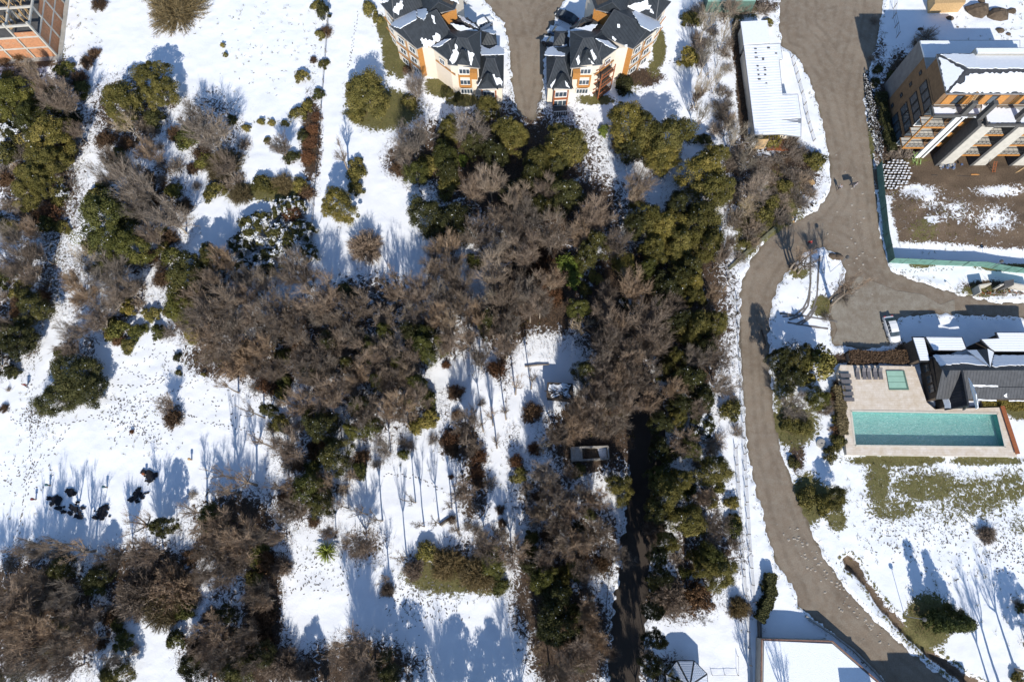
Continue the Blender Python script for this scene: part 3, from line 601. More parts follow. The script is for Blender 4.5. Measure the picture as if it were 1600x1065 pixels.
    ter.bar((tq[3].x, tq[3].y, 1.4), (tq[2].x, tq[2].y, 1.4), .1, .1, 'white_trim'); ter.build('terrace', root)
    # orange gable facing the courtyard
    p, q = W(800, 150, 9.2), W(925, 95, 9.2); n = outward(p, q, W(760, 0, 9)); c = (V2(p) + V2(q)) / 2 + n * .25
    o = MB(); o.box((c.x, c.y, 8.1), ((V2(q) - V2(p)).length + .5, .12, 2.8), 'wood_orange', math.atan2(q[1] - p[1], q[0] - p[0])); g_ = o.build('timber_cladding', root)
    # snow lying on the roofs
    def slab(pp, face, th=.12, sd=1, amp=.15, mat='snow'):
        pl = (face[0], face[1]); snow_slab([(X(560 + x / 6.154), y / 6.154) for x, y in pp], pl, root, seed=sd + seed, th=th, amp=amp, step=.3, mat=mat)
    return root, slab, dict(f1=f1, f2=f2, f3=f3, f4=f4, f6=f6, f7=f7, f8=f8, f9=f9)
rA, sA, fA = apartment(False, 'cream and orange apartment house with dark ribbed roofs, left of the muddy courtyard', 1)
sA([(318, 246), (400, 280), (565, 186), (560, 110), (430, 95)], fA['f2'][3], sd=2)
sA([(565, 95), (660, 90), (665, 130), (630, 200), (570, 160)], fA['f2'][3], sd=3)
sA([(740, 320), (775, 340), (775, 390), (650, 470), (600, 420), (610, 370), (700, 390)], fA['f2'][1], sd=4, amp=.3)
sA([(700, 150), (725, 160), (745, 230), (728, 230)], fA['f2'][1], sd=5)
sA([(340, 60), (400, 10), (430, 10), (435, 80), (370, 150), (345, 120)], fA['f1'][1], sd=6, amp=.3)
sA([(715, 450), (830, 385), (890, 378), (780, 455)], fA['f4'][3], sd=7)
sA([(890, 540), (945, 420), (968, 520), (960, 590), (910, 610), (880, 580)], fA['f3'][1], sd=8, amp=.25)
sA([(1025, 475), (1110, 520), (1095, 625), (1055, 590)], fA['f3'][1], sd=9, amp=.2)
sA([(885, 232), (1000, 250), (1165, 310), (1165, 352), (1050, 362), (1000, 320)], fA['f7'][1], sd=10)
sA([(960, 150), (1010, 170), (1140, 260), (1160, 280), (1000, 200)], fA['f7'][3], sd=20)
sA([(1178, 440), (1260, 480), (1330, 440), (1398, 470), (1400, 530), (1180, 535)], fA['f6'][3], sd=11, mat='roof_snow')
sA([(1190, 300), (1260, 285), (1330, 310), (1300, 335)], fA['f9'][3], sd=12)
sA([(1255, 705), (1380, 770), (1385, 830), (1300, 800)], fA['f6'][1], sd=13, amp=.3)
sA([(1140, 830), (1200, 740), (1205, 745), (1160, 830)], fA['f6'][1], sd=14, amp=.05)
sA([(200, 12), (290, 0), (300, 14), (215, 30)], fA['f1'][0], sd=15)
sA([(860, -10), (950, -10), (965, 40), (930, 20)], fA['f8'][1], sd=16)
rB, sB, fB = apartment(True, 'cream and orange apartment house with brown timber balconies, right of the muddy courtyard', 40)
MX = lambda x, y: ((1641 - (820 + x / 6.154) - 560) * 6.154, y)
def sBm(pp, *a, **k): sB([MX(x, y) for x, y in pp], *a, **k)
sBm([(1030, 120), (1110, 95), (1290, 215), (1300, 260), (1210, 305), (1120, 260)], fB['f2'][3], sd=2)
sBm([(980, 60), (1180, 0), (1190, 90), (1110, 110), (980, 190)], fB['f1'][1], sd=3)
sBm([(1160, 10), (1190, 30), (1240, 140), (1200, 120)], fB['f1'][1], sd=30, amp=.3)
sBm([(680, 375), (790, 395), (885, 465), (860, 475), (800, 450)], fB['f4'][3], sd=4)
sBm([(605, 490), (650, 470), (690, 545), (660, 625), (620, 570)], fB['f3'][1], sd=5, amp=.2)
sBm([(495, 570), (515, 530), (530, 600), (505, 630)], fB['f3'][1], sd=6, amp=.1)
sBm([(418, 300), (500, 270), (700, 236), (600, 350), (520, 370), (420, 355)], fB['f7'][1], sd=7, mat='roof_snow')
sBm([(215, 470), (270, 450), (320, 500), (395, 520), (385, 545), (185, 535)], fB['f6'][3], sd=8, mat='roof_snow')
sBm([(240, 450), (330, 445), (400, 425), (410, 440), (300, 470)], fB['f9'][1], sd=9)
sBm([(245, 820), (305, 750), (290, 790), (260, 850)], fB['f6'][1], sd=10, amp=.08)
sBm([(380, 755), (400, 790), (435, 850), (400, 830)], fB['f6'][1], sd=11, amp=.08)
sBm([(890, 235), (915, 235), (915, 270), (893, 268)], fB['f2'][1], sd=12, amp=.05)
sBm([(840, 350), (880, 380), (870, 395), (845, 375)], fB['f2'][1], sd=13, amp=.1); sBm([(960, 440), (990, 430), (985, 455), (965, 455)], fB['f2'][1], sd=14, amp=.1)

# ---- hotel under construction, right
def Z3(x, y): return (1370 + x / 6.957, 40 + y / 6.957)
def Z4(x, y): return (1380 + x / 7.273, 130 + y / 7.273)
bs = P(1410, 240, 0); rC = empty('construction_building', (bs[0], bs[1], 0), 'long unfinished building with snowy flat and hipped roofs, orange balconies and dark piers', 'building')
TZ = 12.4; EZ = 15.9; RZ = 17.0
def L4(pts, z): return [P(*Z4(x, y), z) for x, y in pts]
def L3(pts, z): return [P(*Z3(x, y), z) for x, y in pts]
xr = 1700
sw = V2(P(1457, 182.5, TZ)); se = V2(P(xr, 186, TZ)); yS = sw.y
nw = V2(P(1440, 84, TZ))
WX = 71.2
mb = MB(); mb.prism([(WX, yS + 2.2), (se.x, yS + 2.2), (se.x, P(1480, 90, TZ)[1]), (WX, P(1480, 90, TZ)[1])], 0, TZ, 'brown_render', 'concrete'); mb.build('wall', rC)
# north block, flat snowy roof a little lower
nb = L3([(462, 160), (1560, 158), (1560, 300), (640, 300), (600, 445), (535, 445)], 12.0)
mb = MB(); mb.prism(nb, 0, 12.0, 'render_grey', 'concrete'); mb.build('wall', rC)
mb = MB(); mb.prism([tuple(V2(q)) for q in L3([(472, 168), (1550, 166), (1550, 300), (650, 310), (598, 436), (545, 438)], 12.25)], 12.003, 12.3, 'snow'); mb.build('roof_snow_layer', rC)
# upper storey and hipped roof
uq = L3([(650, 310), (760, 740), (1800, 742), (1800, 305)], EZ)
mb = MB(); u_ = [V2(q) for q in uq]; cU = sum(u_, Vector((0, 0))) / 4; ui = [Vector((WX + .002, q.y)) + Vector((0, .5 if q.y < cU.y else -.3)) if q.x < cU.x else q + Vector((0, .5 if q.y < cU.y else -.3)) for q in u_]
mb.prism([tuple(q) for q in ui], TZ + .01, EZ - .2, 'brown_render'); mb.build('wall', rC)
R0 = V2(P(*Z3(985, 480), RZ)); A, B_, C_, D2 = [Vector((q.x, q.y, EZ)) for q in u_]; Ra = Vector((R0.x, R0.y, RZ)); Rb = Vector((C_.x, R0.y, RZ)); dn = Vector((0, 0, -.25))
mb = MB(); mb.add([A, B_, C_, D2, Ra, Rb], [(0, 1, 4), (1, 2, 5, 4), (3, 0, 4, 5), (2, 3, 5)], 'roof_black'); mb.add([A, B_, C_, D2] + [p + dn for p in (A, B_, C_, D2)], [(0, 1, 5, 4), (1, 2, 6, 5), (2, 3, 7, 6), (3, 0, 4, 7), (7, 6, 5, 4)], 'tin_grey'); mb.build('roof', rC)
fW = (A, (B_ - A).cross(Ra - A)); fS = (B_, (C_ - B_).cross(Ra - B_)); fN = (D2, (A - D2).cross(Ra - D2))
snow_slab([Z3(x, y) for x, y in [(675, 345), (790, 395), (850, 440), (940, 490), (900, 550), (800, 665), (752, 715)]], fW, rC, seed=3)
snow_slab([Z3(x, y) for x, y in [(690, 316), (1800, 312), (1800, 470), (1010, 470), (840, 395)]], fN, rC, seed=4)
snow_slab([Z3(x, y) for x, y in [(790, 728), (870, 640), (960, 620), (965, 560), (1010, 525), (1200, 520), (1800, 510), (1800, 728)]], fS, rC, seed=5, amp=.2)
mb = MB(); mb.prism([P(*Z3(x, y), EZ + .9) for x, y in [(1075, 242), (1800, 240), (1800, 300), (1100, 300)]], TZ, EZ + .9, 'concrete'); mb.prism([P(*Z3(x, y), EZ + 1.1) for x, y in [(1082, 246), (1800, 244), (1800, 294), (1104, 294)]], EZ + .905, EZ + 1.1, 'snow'); mb.build('stair_block', rC)
# terrace slab, parapet, snow
yU = u_[1].y
mb = MB(); mb.prism([(sw.x, yS), (P(1537, 184, TZ)[0], yS), (P(1537, 184, TZ)[0], yU), (sw.x, yU)], TZ - .3, TZ + .06, 'concrete')
xs2 = P(1537, 184, TZ)[0]; yS2 = P(1560, 197, TZ)[1]
mb.prism([(xs2, yS2), (se.x, yS2), (se.x, yU), (xs2, yU)], TZ - .3, TZ + .04, 'concrete'); mb.build('terrace', rC)
mb = MB()
for a, b in (((sw.x, yS), (xs2, yS)), ((xs2, yS), (xs2, yS2)), ((xs2, yS2), (se.x, yS2)), ((sw.x, yS), (sw.x, yU))): mb.bar((a[0], a[1], TZ + .25), (b[0], b[1], TZ + .25), .25, .5, 'concrete_dark')
mb.build('parapet', rC)
tp = (Vector((sw.x, yS, TZ + .07)), Vector((0, 0, 1)))
for k, pg in enumerate([[(600, 895), (850, 910), (850, 960), (825, 980), (640, 985)], [(925, 915), (1120, 905), (1120, 1000), (925, 998)], [(1140, 870), (1280, 865), (1300, 900), (1540, 915), (1540, 980), (1500, 1050), (1240, 1065), (1150, 1000)], [(1560, 1000), (1800, 1000), (1800, 1065), (1570, 1065)]]):
    snow_slab([Z3(x, y) for x, y in pg], tp, rC, seed=20 + k, amp=.18)
# upper storey front: orange panels, openings
p0, q0 = (u_[1].x + .5, yU + .5), (u_[2].x, yU + .5); nS = Vector((0, -1))
for k in range(16):
    c = p0[0] + 1.2 + k * 2.9
    if c > q0[0]: break
    mb = MB(); mb.box((c, yU + .42, TZ + 1.35), (1.5, .14, 2.3), 'wood_orange'); mb.build('timber_panel', rC)
    if k % 2 == 0: window(rC, p0, q0, (c + 1.45 - p0[0]) / (q0[0] - p0[0]), TZ + .3, TZ + 2.3, 1.1, nS, 'black_metal', 0)
# west front: orange band and dark windows, clad balcony bay
wv = [Vector((WX, yS + 2.2)), Vector((WX, P(1480, 90, TZ)[1]))]; nW = Vector((-1, 0))
pw, qw = wv[0], wv[1]
band = MB(); band.box((WX - .03, (pw.y + qw.y) / 2 - 2, 6.8), (.12, abs(qw.y - pw.y) * .5, 11.4), 'brown_render'); band.build('timber_cladding', rC)
for r_ in range(4):
    for t in (.12, .30, .48): window(rC, tuple(pw - Vector((.1, 0))), tuple(qw - Vector((.1, 0))), t, .9 + r_ * 3.05, 2.9 + r_ * 3.05, 1.5, nW, 'black_metal', 0)
    for t in (.8,): window(rC, tuple(pw), tuple(qw), t, 1.4 + r_ * 3.05, 2.0 + r_ * 3.05, .6, nW, 'black_metal', 0)
# south front: floors with orange edge beams, railings, recessed walls and piers
xe = se.x
def pier(tx, ty, bx, by, w, y0, y1, mat_f, name='pier', ztop=None):
    b = V2(P(bx, by, 0)); z = ztop or 16.6
    mb = MB(); mb.box((b.x, (y0 + y1) / 2, z / 2), (w, abs(y1 - y0), z), mat_f); return mb.build(name, rC), b.x
F1x = V2(P(1432, 247, 0)).x; F2x = V2(P(1459, 258, 0)).x; F3x = V2(P(1514, 262, 0)).x
# light front frame of first pier and dark chimneys behind
mb = MB(); mb.box((F1x, yS - .05, TZ / 2), (.9, .35, TZ), 'white_trim'); mb.box((F1x + 1.0, yS - .05, TZ / 2), (.35, .35, TZ), 'white_trim'); mb.box((F1x + .6, yS + .25, TZ / 2 + 1.8), (.9, .6, TZ + 3.6), 'concrete_dark'); mb.build('pier', rC)
for k, (fx, yf) in enumerate(((F2x, yS2), (F3x, yS2), (F3x + 7.2, yS2), (F3x + 14.4, yS2))):
    mb = MB(); mb.box((fx + .3, yf + .95, TZ / 2), (.6, 2.1, TZ + .3), 'concrete_dark'); mb.box((fx + .35, yf + 1.4, TZ + 2.3), (.75, .8, 4.3), 'concrete_dark'); mb.build('pier', rC)
    mb = MB(); mb.box((fx + 1.75, yf + .25, TZ / 2), (2.3, .5, TZ - .3), 'concrete_pale'); mb.build('wall_panel', rC)
mbs = MB()
for z in (3.2, 6.3, 9.4):
    for x0, x1, yf, bal in ((sw.x, F1x - .45, yS, 1), (F1x + 1.2, F2x, yS + .7, 0), (F2x + 2.9, F3x - .01, yS2 + .3, 1), (F3x + 2.9, F3x + 7.2, yS2 + .3, 1), (F3x + 10.1, F3x + 14.4, yS2 + .3, 1)):
        s_ = MB(); s_.box(((x0 + x1) / 2, yf + 1.0, z), (x1 - x0, 2.0, .22), 'concrete_pale'); sl = s_.build('balcony_floor', rC)
        e = MB(); e.box(((x0 + x1) / 2, yf - .05, z), (x1 - x0, .12, .34 if bal else 1.0), 'wood_orange'); e.build('edge_beam', sl)
        if bal:
            r_ = MB(); r_.bar((x0, yf, z + 1.1), (x1, yf, z + 1.1), .07, .07, 'black_metal'); r_.bar((x0, yf, z + .6), (x1, yf, z + .6), .05, .05, 'black_metal')
            for k in range(6): xx = x0 + (x1 - x0) * k / 5; r_.bar((xx, yf, z + .1), (xx, yf, z + 1.1), .05, .05, 'black_metal')
            r_.build('railing', sl)
for x0, x1, yf in ((sw.x, F1x, yS + 2.19), (F2x + 2, F3x, yS + 2.19), (F3x + 2, F3x + 7.2, yS + 2.19), (F3x + 9.2, F3x + 14.4, yS + 2.19)):
    for r_ in range(4):
        z0 = .3 + r_ * 3.1
        for t in (.25, .7): window(rC, (x0, yf), (x1, yf), t, z0 + .3, z0 + 2.4, 1.5, nS, 'black_metal' if r_ % 2 else 'white_trim', 0)
mb = MB(); mb.bar((sw.x, yS, 3.0), (sw.x, yS, TZ), .18, .25, 'wood_orange'); mb.bar((sw.x, yS, 12.1), (F1x, yS, 12.1), .14, .2, 'black_metal'); mb.bar((sw.x, yS + 2.1, 3.1), (sw.x, yS, 3.1), .14, .22, 'wood_orange')
for z in (6.3, 9.4): mb.bar((sw.x, yS + 2.1, z), (sw.x, yS, z), .1, .12, 'wood_orange')
mb.build('corner_post', rC)
# loose things on and by the site
lad = MB(P3(1518, 165, TZ)); a = P3(*Z3(985, 900), TZ + .2); b = P3(*Z3(1110, 715), EZ + .3); sd = Vector((.26, 0, 0))
lad.bar(a - sd, b - sd, .09, .09, 'wood_raw'); lad.bar(a + sd, b + sd, .09, .09, 'wood_raw')
for k in range(9): c = a.lerp(b, (k + .5) / 9); lad.bar(c - sd, c + sd, .06, .06, 'wood_raw')
lad.box(a + Vector((0, -.1, -.1)), (1.2, .4, .12), 'wood_raw', .4); o = lad.build('ladder'); tag(o, 'yellow wooden ladder leaning from the snowy terrace against the hipped roof eave', 'ladder')
lad = MB(P3(1552, 262, 0)); a = P3(1552, 272, 0); b = P3(1556, 252, 3.0)
for s_ in (-1, 1): lad.bar(a + sd * s_, b + sd * s_, .08, .08, 'wood_red')
for k in range(8): c = a.lerp(b, (k + .5) / 8); lad.bar(c - sd, c + sd, .06, .06, 'wood_red')
o = lad.build('ladder'); tag(o, 'reddish ladder standing against the ground floor of the unfinished building', 'ladder')

# ---- brick shell, top left
def Z8(x, y): return (x / 8.875, y / 8.875)
ex, ey = P(90, 88, 0); ax_, ay_ = P(98, 27, 0); nE = Vector((ax_ - ex, ay_ - ey)).normalized()
sx_, sy_ = P(0, 104, 0); dW = Vector((P(62, 90, 0)[0] - ex, P(62, 90, 0)[1] - ey)).normalized(); dW = Vector((-nE.y, nE.x)); dW = dW if dW.x < 0 else -dW
rG = empty('brick_building_shell', (ex, ey, 0), 'roofless building shell of orange brick panels in a concrete frame', 'building site')
O = Vector((ex, ey)); bay = 4.2; fl = 2.75; nb_w, nb_n = 6, 4
def gp(i, j, z): q = O + dW * (bay * i) + nE * (bay * j); return Vector((q.x, q.y, z))
for i in range(nb_w):
    for j in range(nb_n):
        if i in (0, nb_w - 1) or j in (0, nb_n - 1) or (i + j) % 2 == 0:
            mb = MB(); mb.bar(gp(i, j, -.1), gp(i, j, fl * 3 + .2 + (.5 if j == 0 else 0)), .34, .34, 'concrete_pale'); mb.build('column', rG)
for z in (fl, 2 * fl, 3 * fl):
    mb = MB()
    for j in range(nb_n): mb.bar(gp(0, j, z), gp(nb_w - 1, j, z), .30, .34, 'concrete_pale')
    for i in range(nb_w): mb.bar(gp(i, 0, z + .004), gp(i, nb_n - 1, z + .004), .30, .34, 'concrete_pale')
    mb.build('ring_beam', rG)
mb = MB(); mb.prism([gp(0, 0, 0)[:2], gp(nb_w - 1, 0, 0)[:2], gp(nb_w - 1, nb_n - 1, 0)[:2], gp(0, nb_n - 1, 0)[:2]], 2 * fl + .1, 2 * fl + .28, 'concrete_dark'); mb.build('floor_slab', rG)
mb = MB(); q = [O + dW * -1.0 + nE * -1.0, O + dW * 24 + nE * -1.2, O + dW * 24 + nE * 14, O + dW * -1.0 + nE * 14]; mb.prism([tuple(a) for a in q], -.2, .18, 'concrete'); mb.build('plinth', rG)
for s_ in range(2):
    for lv in range(3):
        for k in range((nb_w if s_ == 0 else nb_n) - 1):
            if lv == 2 and (s_ == 0 and k != 0 or s_ == 1 and k < 1): continue
            if s_ == 0 and k == 3 and lv == 0: continue
            a, b = (gp(k, 0, 0), gp(k + 1, 0, 0)) if s_ == 0 else (gp(0, k, 0), gp(0, k + 1, 0))
            a2 = a.lerp(b, .07); b2 = a.lerp(b, .93); h = fl - .36 if lv < 2 else .9; z = lv * fl + .18 + h / 2
            mb = MB(); mb.bar((a2.x, a2.y, z), (b2.x, b2.y, z), .2, h, 'brick_wall'); mb.build('brick_panel', rG)
rn = random.Random(4)
mb = MB()
for k in range(90):                                   # scaffold boards and props standing in the open storey
    i, j = rn.uniform(.3, nb_w - 1.5), rn.uniform(.4, nb_n - 1.2); a = gp(i, j, 2 * fl + .3); b = gp(i + rn.uniform(-.1, .1), j, 3 * fl + rn.uniform(-.3, .6)); mb.bar(a, b, .12, .12, 'wood_raw')
for k in range(24):
    i, j = rn.uniform(.2, nb_w - 2), rn.uniform(.8, nb_n - 1.2); a = gp(i, j, 3 * fl + .25); b = gp(i + rn.uniform(.4, .9) * (k % 2), j + rn.uniform(.4, .9) * ((k + 1) % 2), 3 * fl + .3); mb.bar(a, b, .2, .06, 'wood_raw')
mb.build('formwork', rG)
mb = MB()
for k in range(10):
    a = gp(.5 + rn.random() * 1.5, .3 + rn.random() * 1.2, 2 * fl + .35); mb.box(a, (rn.uniform(.3, .9), rn.uniform(.3, .8), rn.uniform(.2, .6)), rn.choice(['stone', 'wood_raw', 'tin_grey']), rn.random() * 3)
mb.build('rubble', rG)

# ---- long low shed with snowy ribbed roof
def Z5(x, y): return (1140 + x / 4.63, 10 + y / 4.63)
b5 = P(1205, 130, 0); rE = empty('long_shed', (b5[0], b5[1], 0), 'long low shed with snow covered ribbed roof and timber porch beside the dirt road', 'shed')
def L5(pts, z): return [P(*Z5(x, y), z) for x, y in pts]
main = [(102, 282), (288, 272), (368, 266), (385, 380), (360, 386), (385, 636), (495, 634), (520, 810), (518, 944), (366, 924), (182, 930)]
w = MB(); w.prism(L5([(112, 300), (280, 285), (358, 278), (372, 374), (348, 380), (374, 646), (486, 644), (508, 806), (506, 900), (366, 890), (196, 890)], 3.2), 0, 3.3, 'wall_cream'); w.prism(L5([(92, 125), (266, 112), (280, 262), (108, 270)], 3.0), 0, 3.1, 'wall_cream'); w.build('wall', rE)
r_ = MB(); r_.prism(L5(main, 3.6), 3.35, 3.62, 'tin_grey', 'tin_grey'); rf = r_.build('roof', rE)
r_ = MB(); r_.prism(L5([(80, 112), (274, 100), (290, 268), (102, 280)], 3.9), 3.6, 3.85, 'tin_grey'); rf2 = r_.build('roof', rE)
s_ = MB(); s_.prism(L5([(80, 112), (272, 102), (288, 264), (102, 277)], 3.95), 3.855, 4.0, 'snow'); s_.build('snow_layer', rf2)
sh = MB(); shp = [(104, 284), (286, 275), (365, 270), (382, 378), (356, 384), (381, 640), (492, 638), (516, 806), (362, 820), (514, 846), (514, 940), (366, 921), (184, 927)]
pts = [Vector(p + (3.72,)) for p in L5(shp, 3.7)]; sh.add(pts, [tuple(t) for t in triangulate(pts)], 'roof_snow'); k = len(pts)
sh.add(pts + [p - Vector((0, 0, .1)) for p in pts], [(i, (i + 1) % k, (i + 1) % k + k, i + k) for i in range(k)], 'roof_snow'); sh.build('snow_layer', rf)
ribs = MB()
pa, pb = V2(L5([(104, 284)], 3.72)[0]), V2(L5([(184, 927)], 3.72)[0]); pc = V2(L5([(286, 275)], 3.72)[0]) - pa
for k in range(34):
    t = (k + .5) / 34; a = pa.lerp(pb, t); b = a + pc * (1.0 if t < .56 else 1.35) * (1.35 if t < .16 else 1.3) * (.98 + .02 * rn.random()); ribs.bar((a.x + .1, a.y, 3.74), (b.x - .2, b.y, 3.74), .10, .05, 'roof_snow')
ribs.build('roof_rib', rf)
vt = MB()
for x, y in ((188, 307), (190, 338), (194, 370), (203, 432), (206, 462), (210, 495), (215, 527), (243, 375), (243, 385), (255, 445), (258, 461), (258, 494), (267, 557), (282, 300), (337, 340)):
    q = L5([(x, y)], 3.8)[0]; vt.box((q[0], q[1], 3.8), (rn.uniform(.25, .6), rn.uniform(.15, .28), .1), 'concrete_dark')
vt.build('bare_patch', rf)
po = MB()
for x in (190, 290, 380, 440, 505): q = V2(L5([(x, 935)], 3.4)[0]); po.bar((q.x, q.y - .1, 0), (q.x, q.y - .1, 3.35), .16, .16, 'dark_wood')
for x0, x1 in ((290, 320), (320, 350), (430, 450), (450, 480)): a = V2(L5([(x0, 940)], 3.3)[0]); b = V2(L5([(x1, 940)], 3.3)[0]); po.bar((a.x, a.y, 3.2), ((a.x + b.x) / 2, a.y - .05, 1.9), .12, .12, 'dark_wood'); po.bar((b.x, b.y, 3.2), ((a.x + b.x) / 2, a.y - .05, 1.9), .12, .12, 'dark_wood')
po.build('porch_truss', rE)
po = MB(); a = L5([(290, 900), (490, 905), (480, 1000), (300, 990)], 2.4); po.prism(a, .15, .3, 'wood_red'); po.build('porch_floor', rE)
po = MB(); pq = [Vector(p + (2.9,)) for p in L5([(205, 962), (285, 960)], 2.9)] + [Vector(p + (2.3,)) for p in L5([(250, 1028), (172, 1030)], 2.3)]; po.add(pq + [p - Vector((0, 0, .1)) for p in pq], [(0, 1, 2, 3), (7, 6, 5, 4), (0, 4, 5, 1), (1, 5, 6, 2), (2, 6, 7, 3), (3, 7, 4, 0)], 'wood_raw'); po.build('lean_to_panel', rE)

# ---- dark house by the pool
def Z6(x, y): return (1390 + x / 5.914, 470 + y / 5.914)
b6 = P(1500, 590, 0); rD = empty('pool_house', (b6[0], b6[1], 0), 'dark timber house with black and snowy gabled roofs beside the pool', 'house')
def L6(pts, z): return [P(*Z6(x, y), z) for x, y in pts]
XR = 1600
ze, zr = 3.6, 6.3
q = L6([(420, 905), (395, 500), (XR, 500), (XR, 930)], ze)
ps = [V2(a) for a in q]; ys = ps[0].y; yn = V2(P(*Z6(470, 498), 4.3)).y
yr = P(*Z6(700, 640), zr)[1]; xw = P(*Z6(430, 910), ze)[0]; xrw = P(*Z6(486, 640), zr)[0]; xE = P(*Z6(XR, 700), ze)[0]
w = MB(); w.prism([(xw + .5, ys + .4), (xE, ys + .4), (xE, yn - .3), (xw + .5, yn - .3)], 0, ze, 'dark_wood')
w.add([(xw + .5, ys + .4, ze), (xw + .5, yn - .3, 4.1), (xrw + .3, yr, zr - .3)], [(0, 1, 2)], 'dark_wood'); w.build('wall', rD)
r_ = MB(); S = [Vector((xw, ys, ze)), Vector((xE, ys, ze)), Vector((xE, yr, zr)), Vector((xrw, yr, zr))]; Nn = [Vector((xrw, yr, zr)), Vector((xE, yr, zr)), Vector((xE, yn, 4.3)), Vector((P(*Z6(395, 500), 4.3)[0], yn, 4.3))]
dn = Vector((0, 0, -.2))
for f_ in (S, Nn): r_.add(f_, [(0, 1, 2, 3)], 'roof_black'); r_.add([p + dn for p in f_], [(3, 2, 1, 0)], 'dark_wood'); r_.add(f_ + [p + dn for p in f_], [(0, 1, 5, 4), (1, 2, 6, 5), (2, 3, 7, 6), (3, 0, 4, 7)], 'black_metal')
rfD = r_.build('roof', rD)
r_ = MB(); pls = plane3(*S[:3])
for x0, x1, y in ((770, 1700, 795),): a = on_plane(*Z6(x0, y), *pls); b = on_plane(*Z6(x1, y), *pls); r_.bar(a, b, .08, .12, 'black_metal')
r_.build('snow_rail', rfD)
pN = plane3(Nn[0], Nn[1], Nn[2])
snow_slab([Z6(x, y) for x, y in [(400, 503), (710, 500), (800, 520), (900, 600), (840, 598), (700, 578), (600, 582), (470, 600)]], pN, rfD, seed=1, mat='roof_snow')
snow_slab([Z6(x, y) for x, y in [(960, 505), (1700, 505), (1700, 595), (1100, 595), (980, 612), (945, 600)]], pN, rfD, seed=2, mat='roof_snow')
for k, pg in enumerate([[(765, 772), (1000, 780), (1000, 792), (780, 790)], [(815, 905), (985, 912), (985, 922), (815, 918)], [(1100, 915), (1700, 918), (1700, 926), (1100, 924)], [(1050, 870), (1080, 850), (1085, 890), (1060, 885)]]): snow_slab([Z6(x, y) for x, y in pg], pls, rfD, seed=k + 5, amp=.05, th=.08)
# cross gable with steep slopes, shadow side painted in
g = [P3(*Z6(690, 652), zr + .05), P3(*Z6(730, 1004), 5.9), P3(*Z6(508, 990), 3.2), P3(*Z6(480, 862), 3.2), P3(*Z6(815, 1000), 3.2), P3(*Z6(800, 900), 3.6)]
gy = P(*Z6(600, 1000), 3.0)[1]; gx0 = P(*Z6(508, 990), 2.6)[0]; gx1 = 2 * P(*Z6(735, 1000), 6.2)[0] - gx0; gxm = P(*Z6(752, 990), 6.2)[0]; gxm = (gx0 + gx1) / 2
Ri = Vector((gxm, yr, zr + .02)); Ro = Vector((gxm, gy, 6.2)); E0 = Vector((gx0, gy, 2.6)); E1 = Vector((gx0, yr - .8, 2.6)); E2 = Vector((gx1, gy, 2.6)); E3 = Vector((gx1, yr - .8, 2.6))
r_ = MB(); r_.add([Ri, Ro, E0, E1], [(0, 3, 2, 1)], 'roof_shaded'); r_.add([Ri, Ro, E2, E3], [(0, 1, 2, 3)], 'roof_shaded'); r_.add([Ri, Ro, E0, E1, E2, E3], [], 'roof_black'); r_.bar(Ri, Ro, .3, .12, 'black_metal'); r_.bar(E0, Ro, .2, .25, 'black_metal'); r_.bar(E2, Ro, .2, .25, 'black_metal'); gr_ = r_.build('gable_roof', rD)
w = MB(); w.prism([(gx0 + .2, gy + .5), (gx1 - .2, gy + .5), (gx1 - .2, ys + 1), (gx0 + .2, ys + 1)], 0, 2.5, 'dark_wood'); w.add([(gx0 + .2, gy + .5, 2.5), (gx1 - .2, gy + .5, 2.5), (gxm, gy + .5, 6.0)], [(0, 1, 2)], 'dark_wood'); w.build('wall', rD)
pg1 = plane3(Ri, E0, Ro); pg2 = plane3(Ri, Ro, E2)
snow_slab([Z6(x, y) for x, y in [(485, 870), (600, 735), (608, 745), (530, 850), (550, 900), (572, 990), (515, 990)]], pg1, gr_, seed=9, amp=.06)
snow_slab([Z6(x, y) for x, y in [(725, 710), (760, 770), (795, 860), (815, 985), (795, 1000), (760, 850)]], pg2, gr_, seed=10, amp=.06)
# north wing roofs
za = 5.6
def slabroof(pts, z, zb, mat='roof_snow', wall='dark_wood', fold=None):
    w = MB(); a = L6(pts, z); c = sum((V2(p) for p in a), Vector((0, 0))) / len(a); w.prism([tuple(V2(p) + (c - V2(p)).normalized() * .5) for p in a], 0, z - .2, wall); w.build('wall', rD)
    r_ = MB(); r_.prism(a, z - .2, z - .01, 'black_metal'); o = r_.build('roof', rD); s_ = MB(); s_.prism([tuple(V2(p) + (c - V2(p)).normalized() * .25) for p in a], z - .005, z + .12, mat); s_.build('snow_layer', o)
slabroof([(205, 330), (318, 330), (375, 560), (278, 562)], 3.9, 0); slabroof([(322, 332), (672, 332), (715, 445), (680, 462), (395, 458)], 4.4, 0)
slabroof([(975, 288), (1205, 288), (1500, 300), (1500, 470), (960, 470), (915, 440), (835, 355), (998, 345)], 4.6, 0)
ri0 = P3(*Z6(905, 440), 5.3); ri1 = P3(*Z6(930, 612), zr + .05); lo0 = P3(*Z6(805, 450), 4.4); lo1 = P3(*Z6(712, 455), 4.1); hi0 = P3(*Z6(965, 470), 4.4)
r_ = MB(); r_.add([ri0, ri1, lo0], [(0, 2, 1)], 'roof_black'); r_.add([lo0, ri1, lo1], [(0, 2, 1)], 'snow'); r_.add([ri0, ri1, hi0], [(0, 1, 2)], 'snow'); r_.build('valley_roof', rD)
for t, z in ((.25, 1.4), (.5, 1.4), (.8, 1.2)): window(rD, (xw + .48, ys + .4), (xw + .48, yn - .3), t, z, z + 1.5, 1.3, Vector((-1, 0)), 'dark_wood', 1)
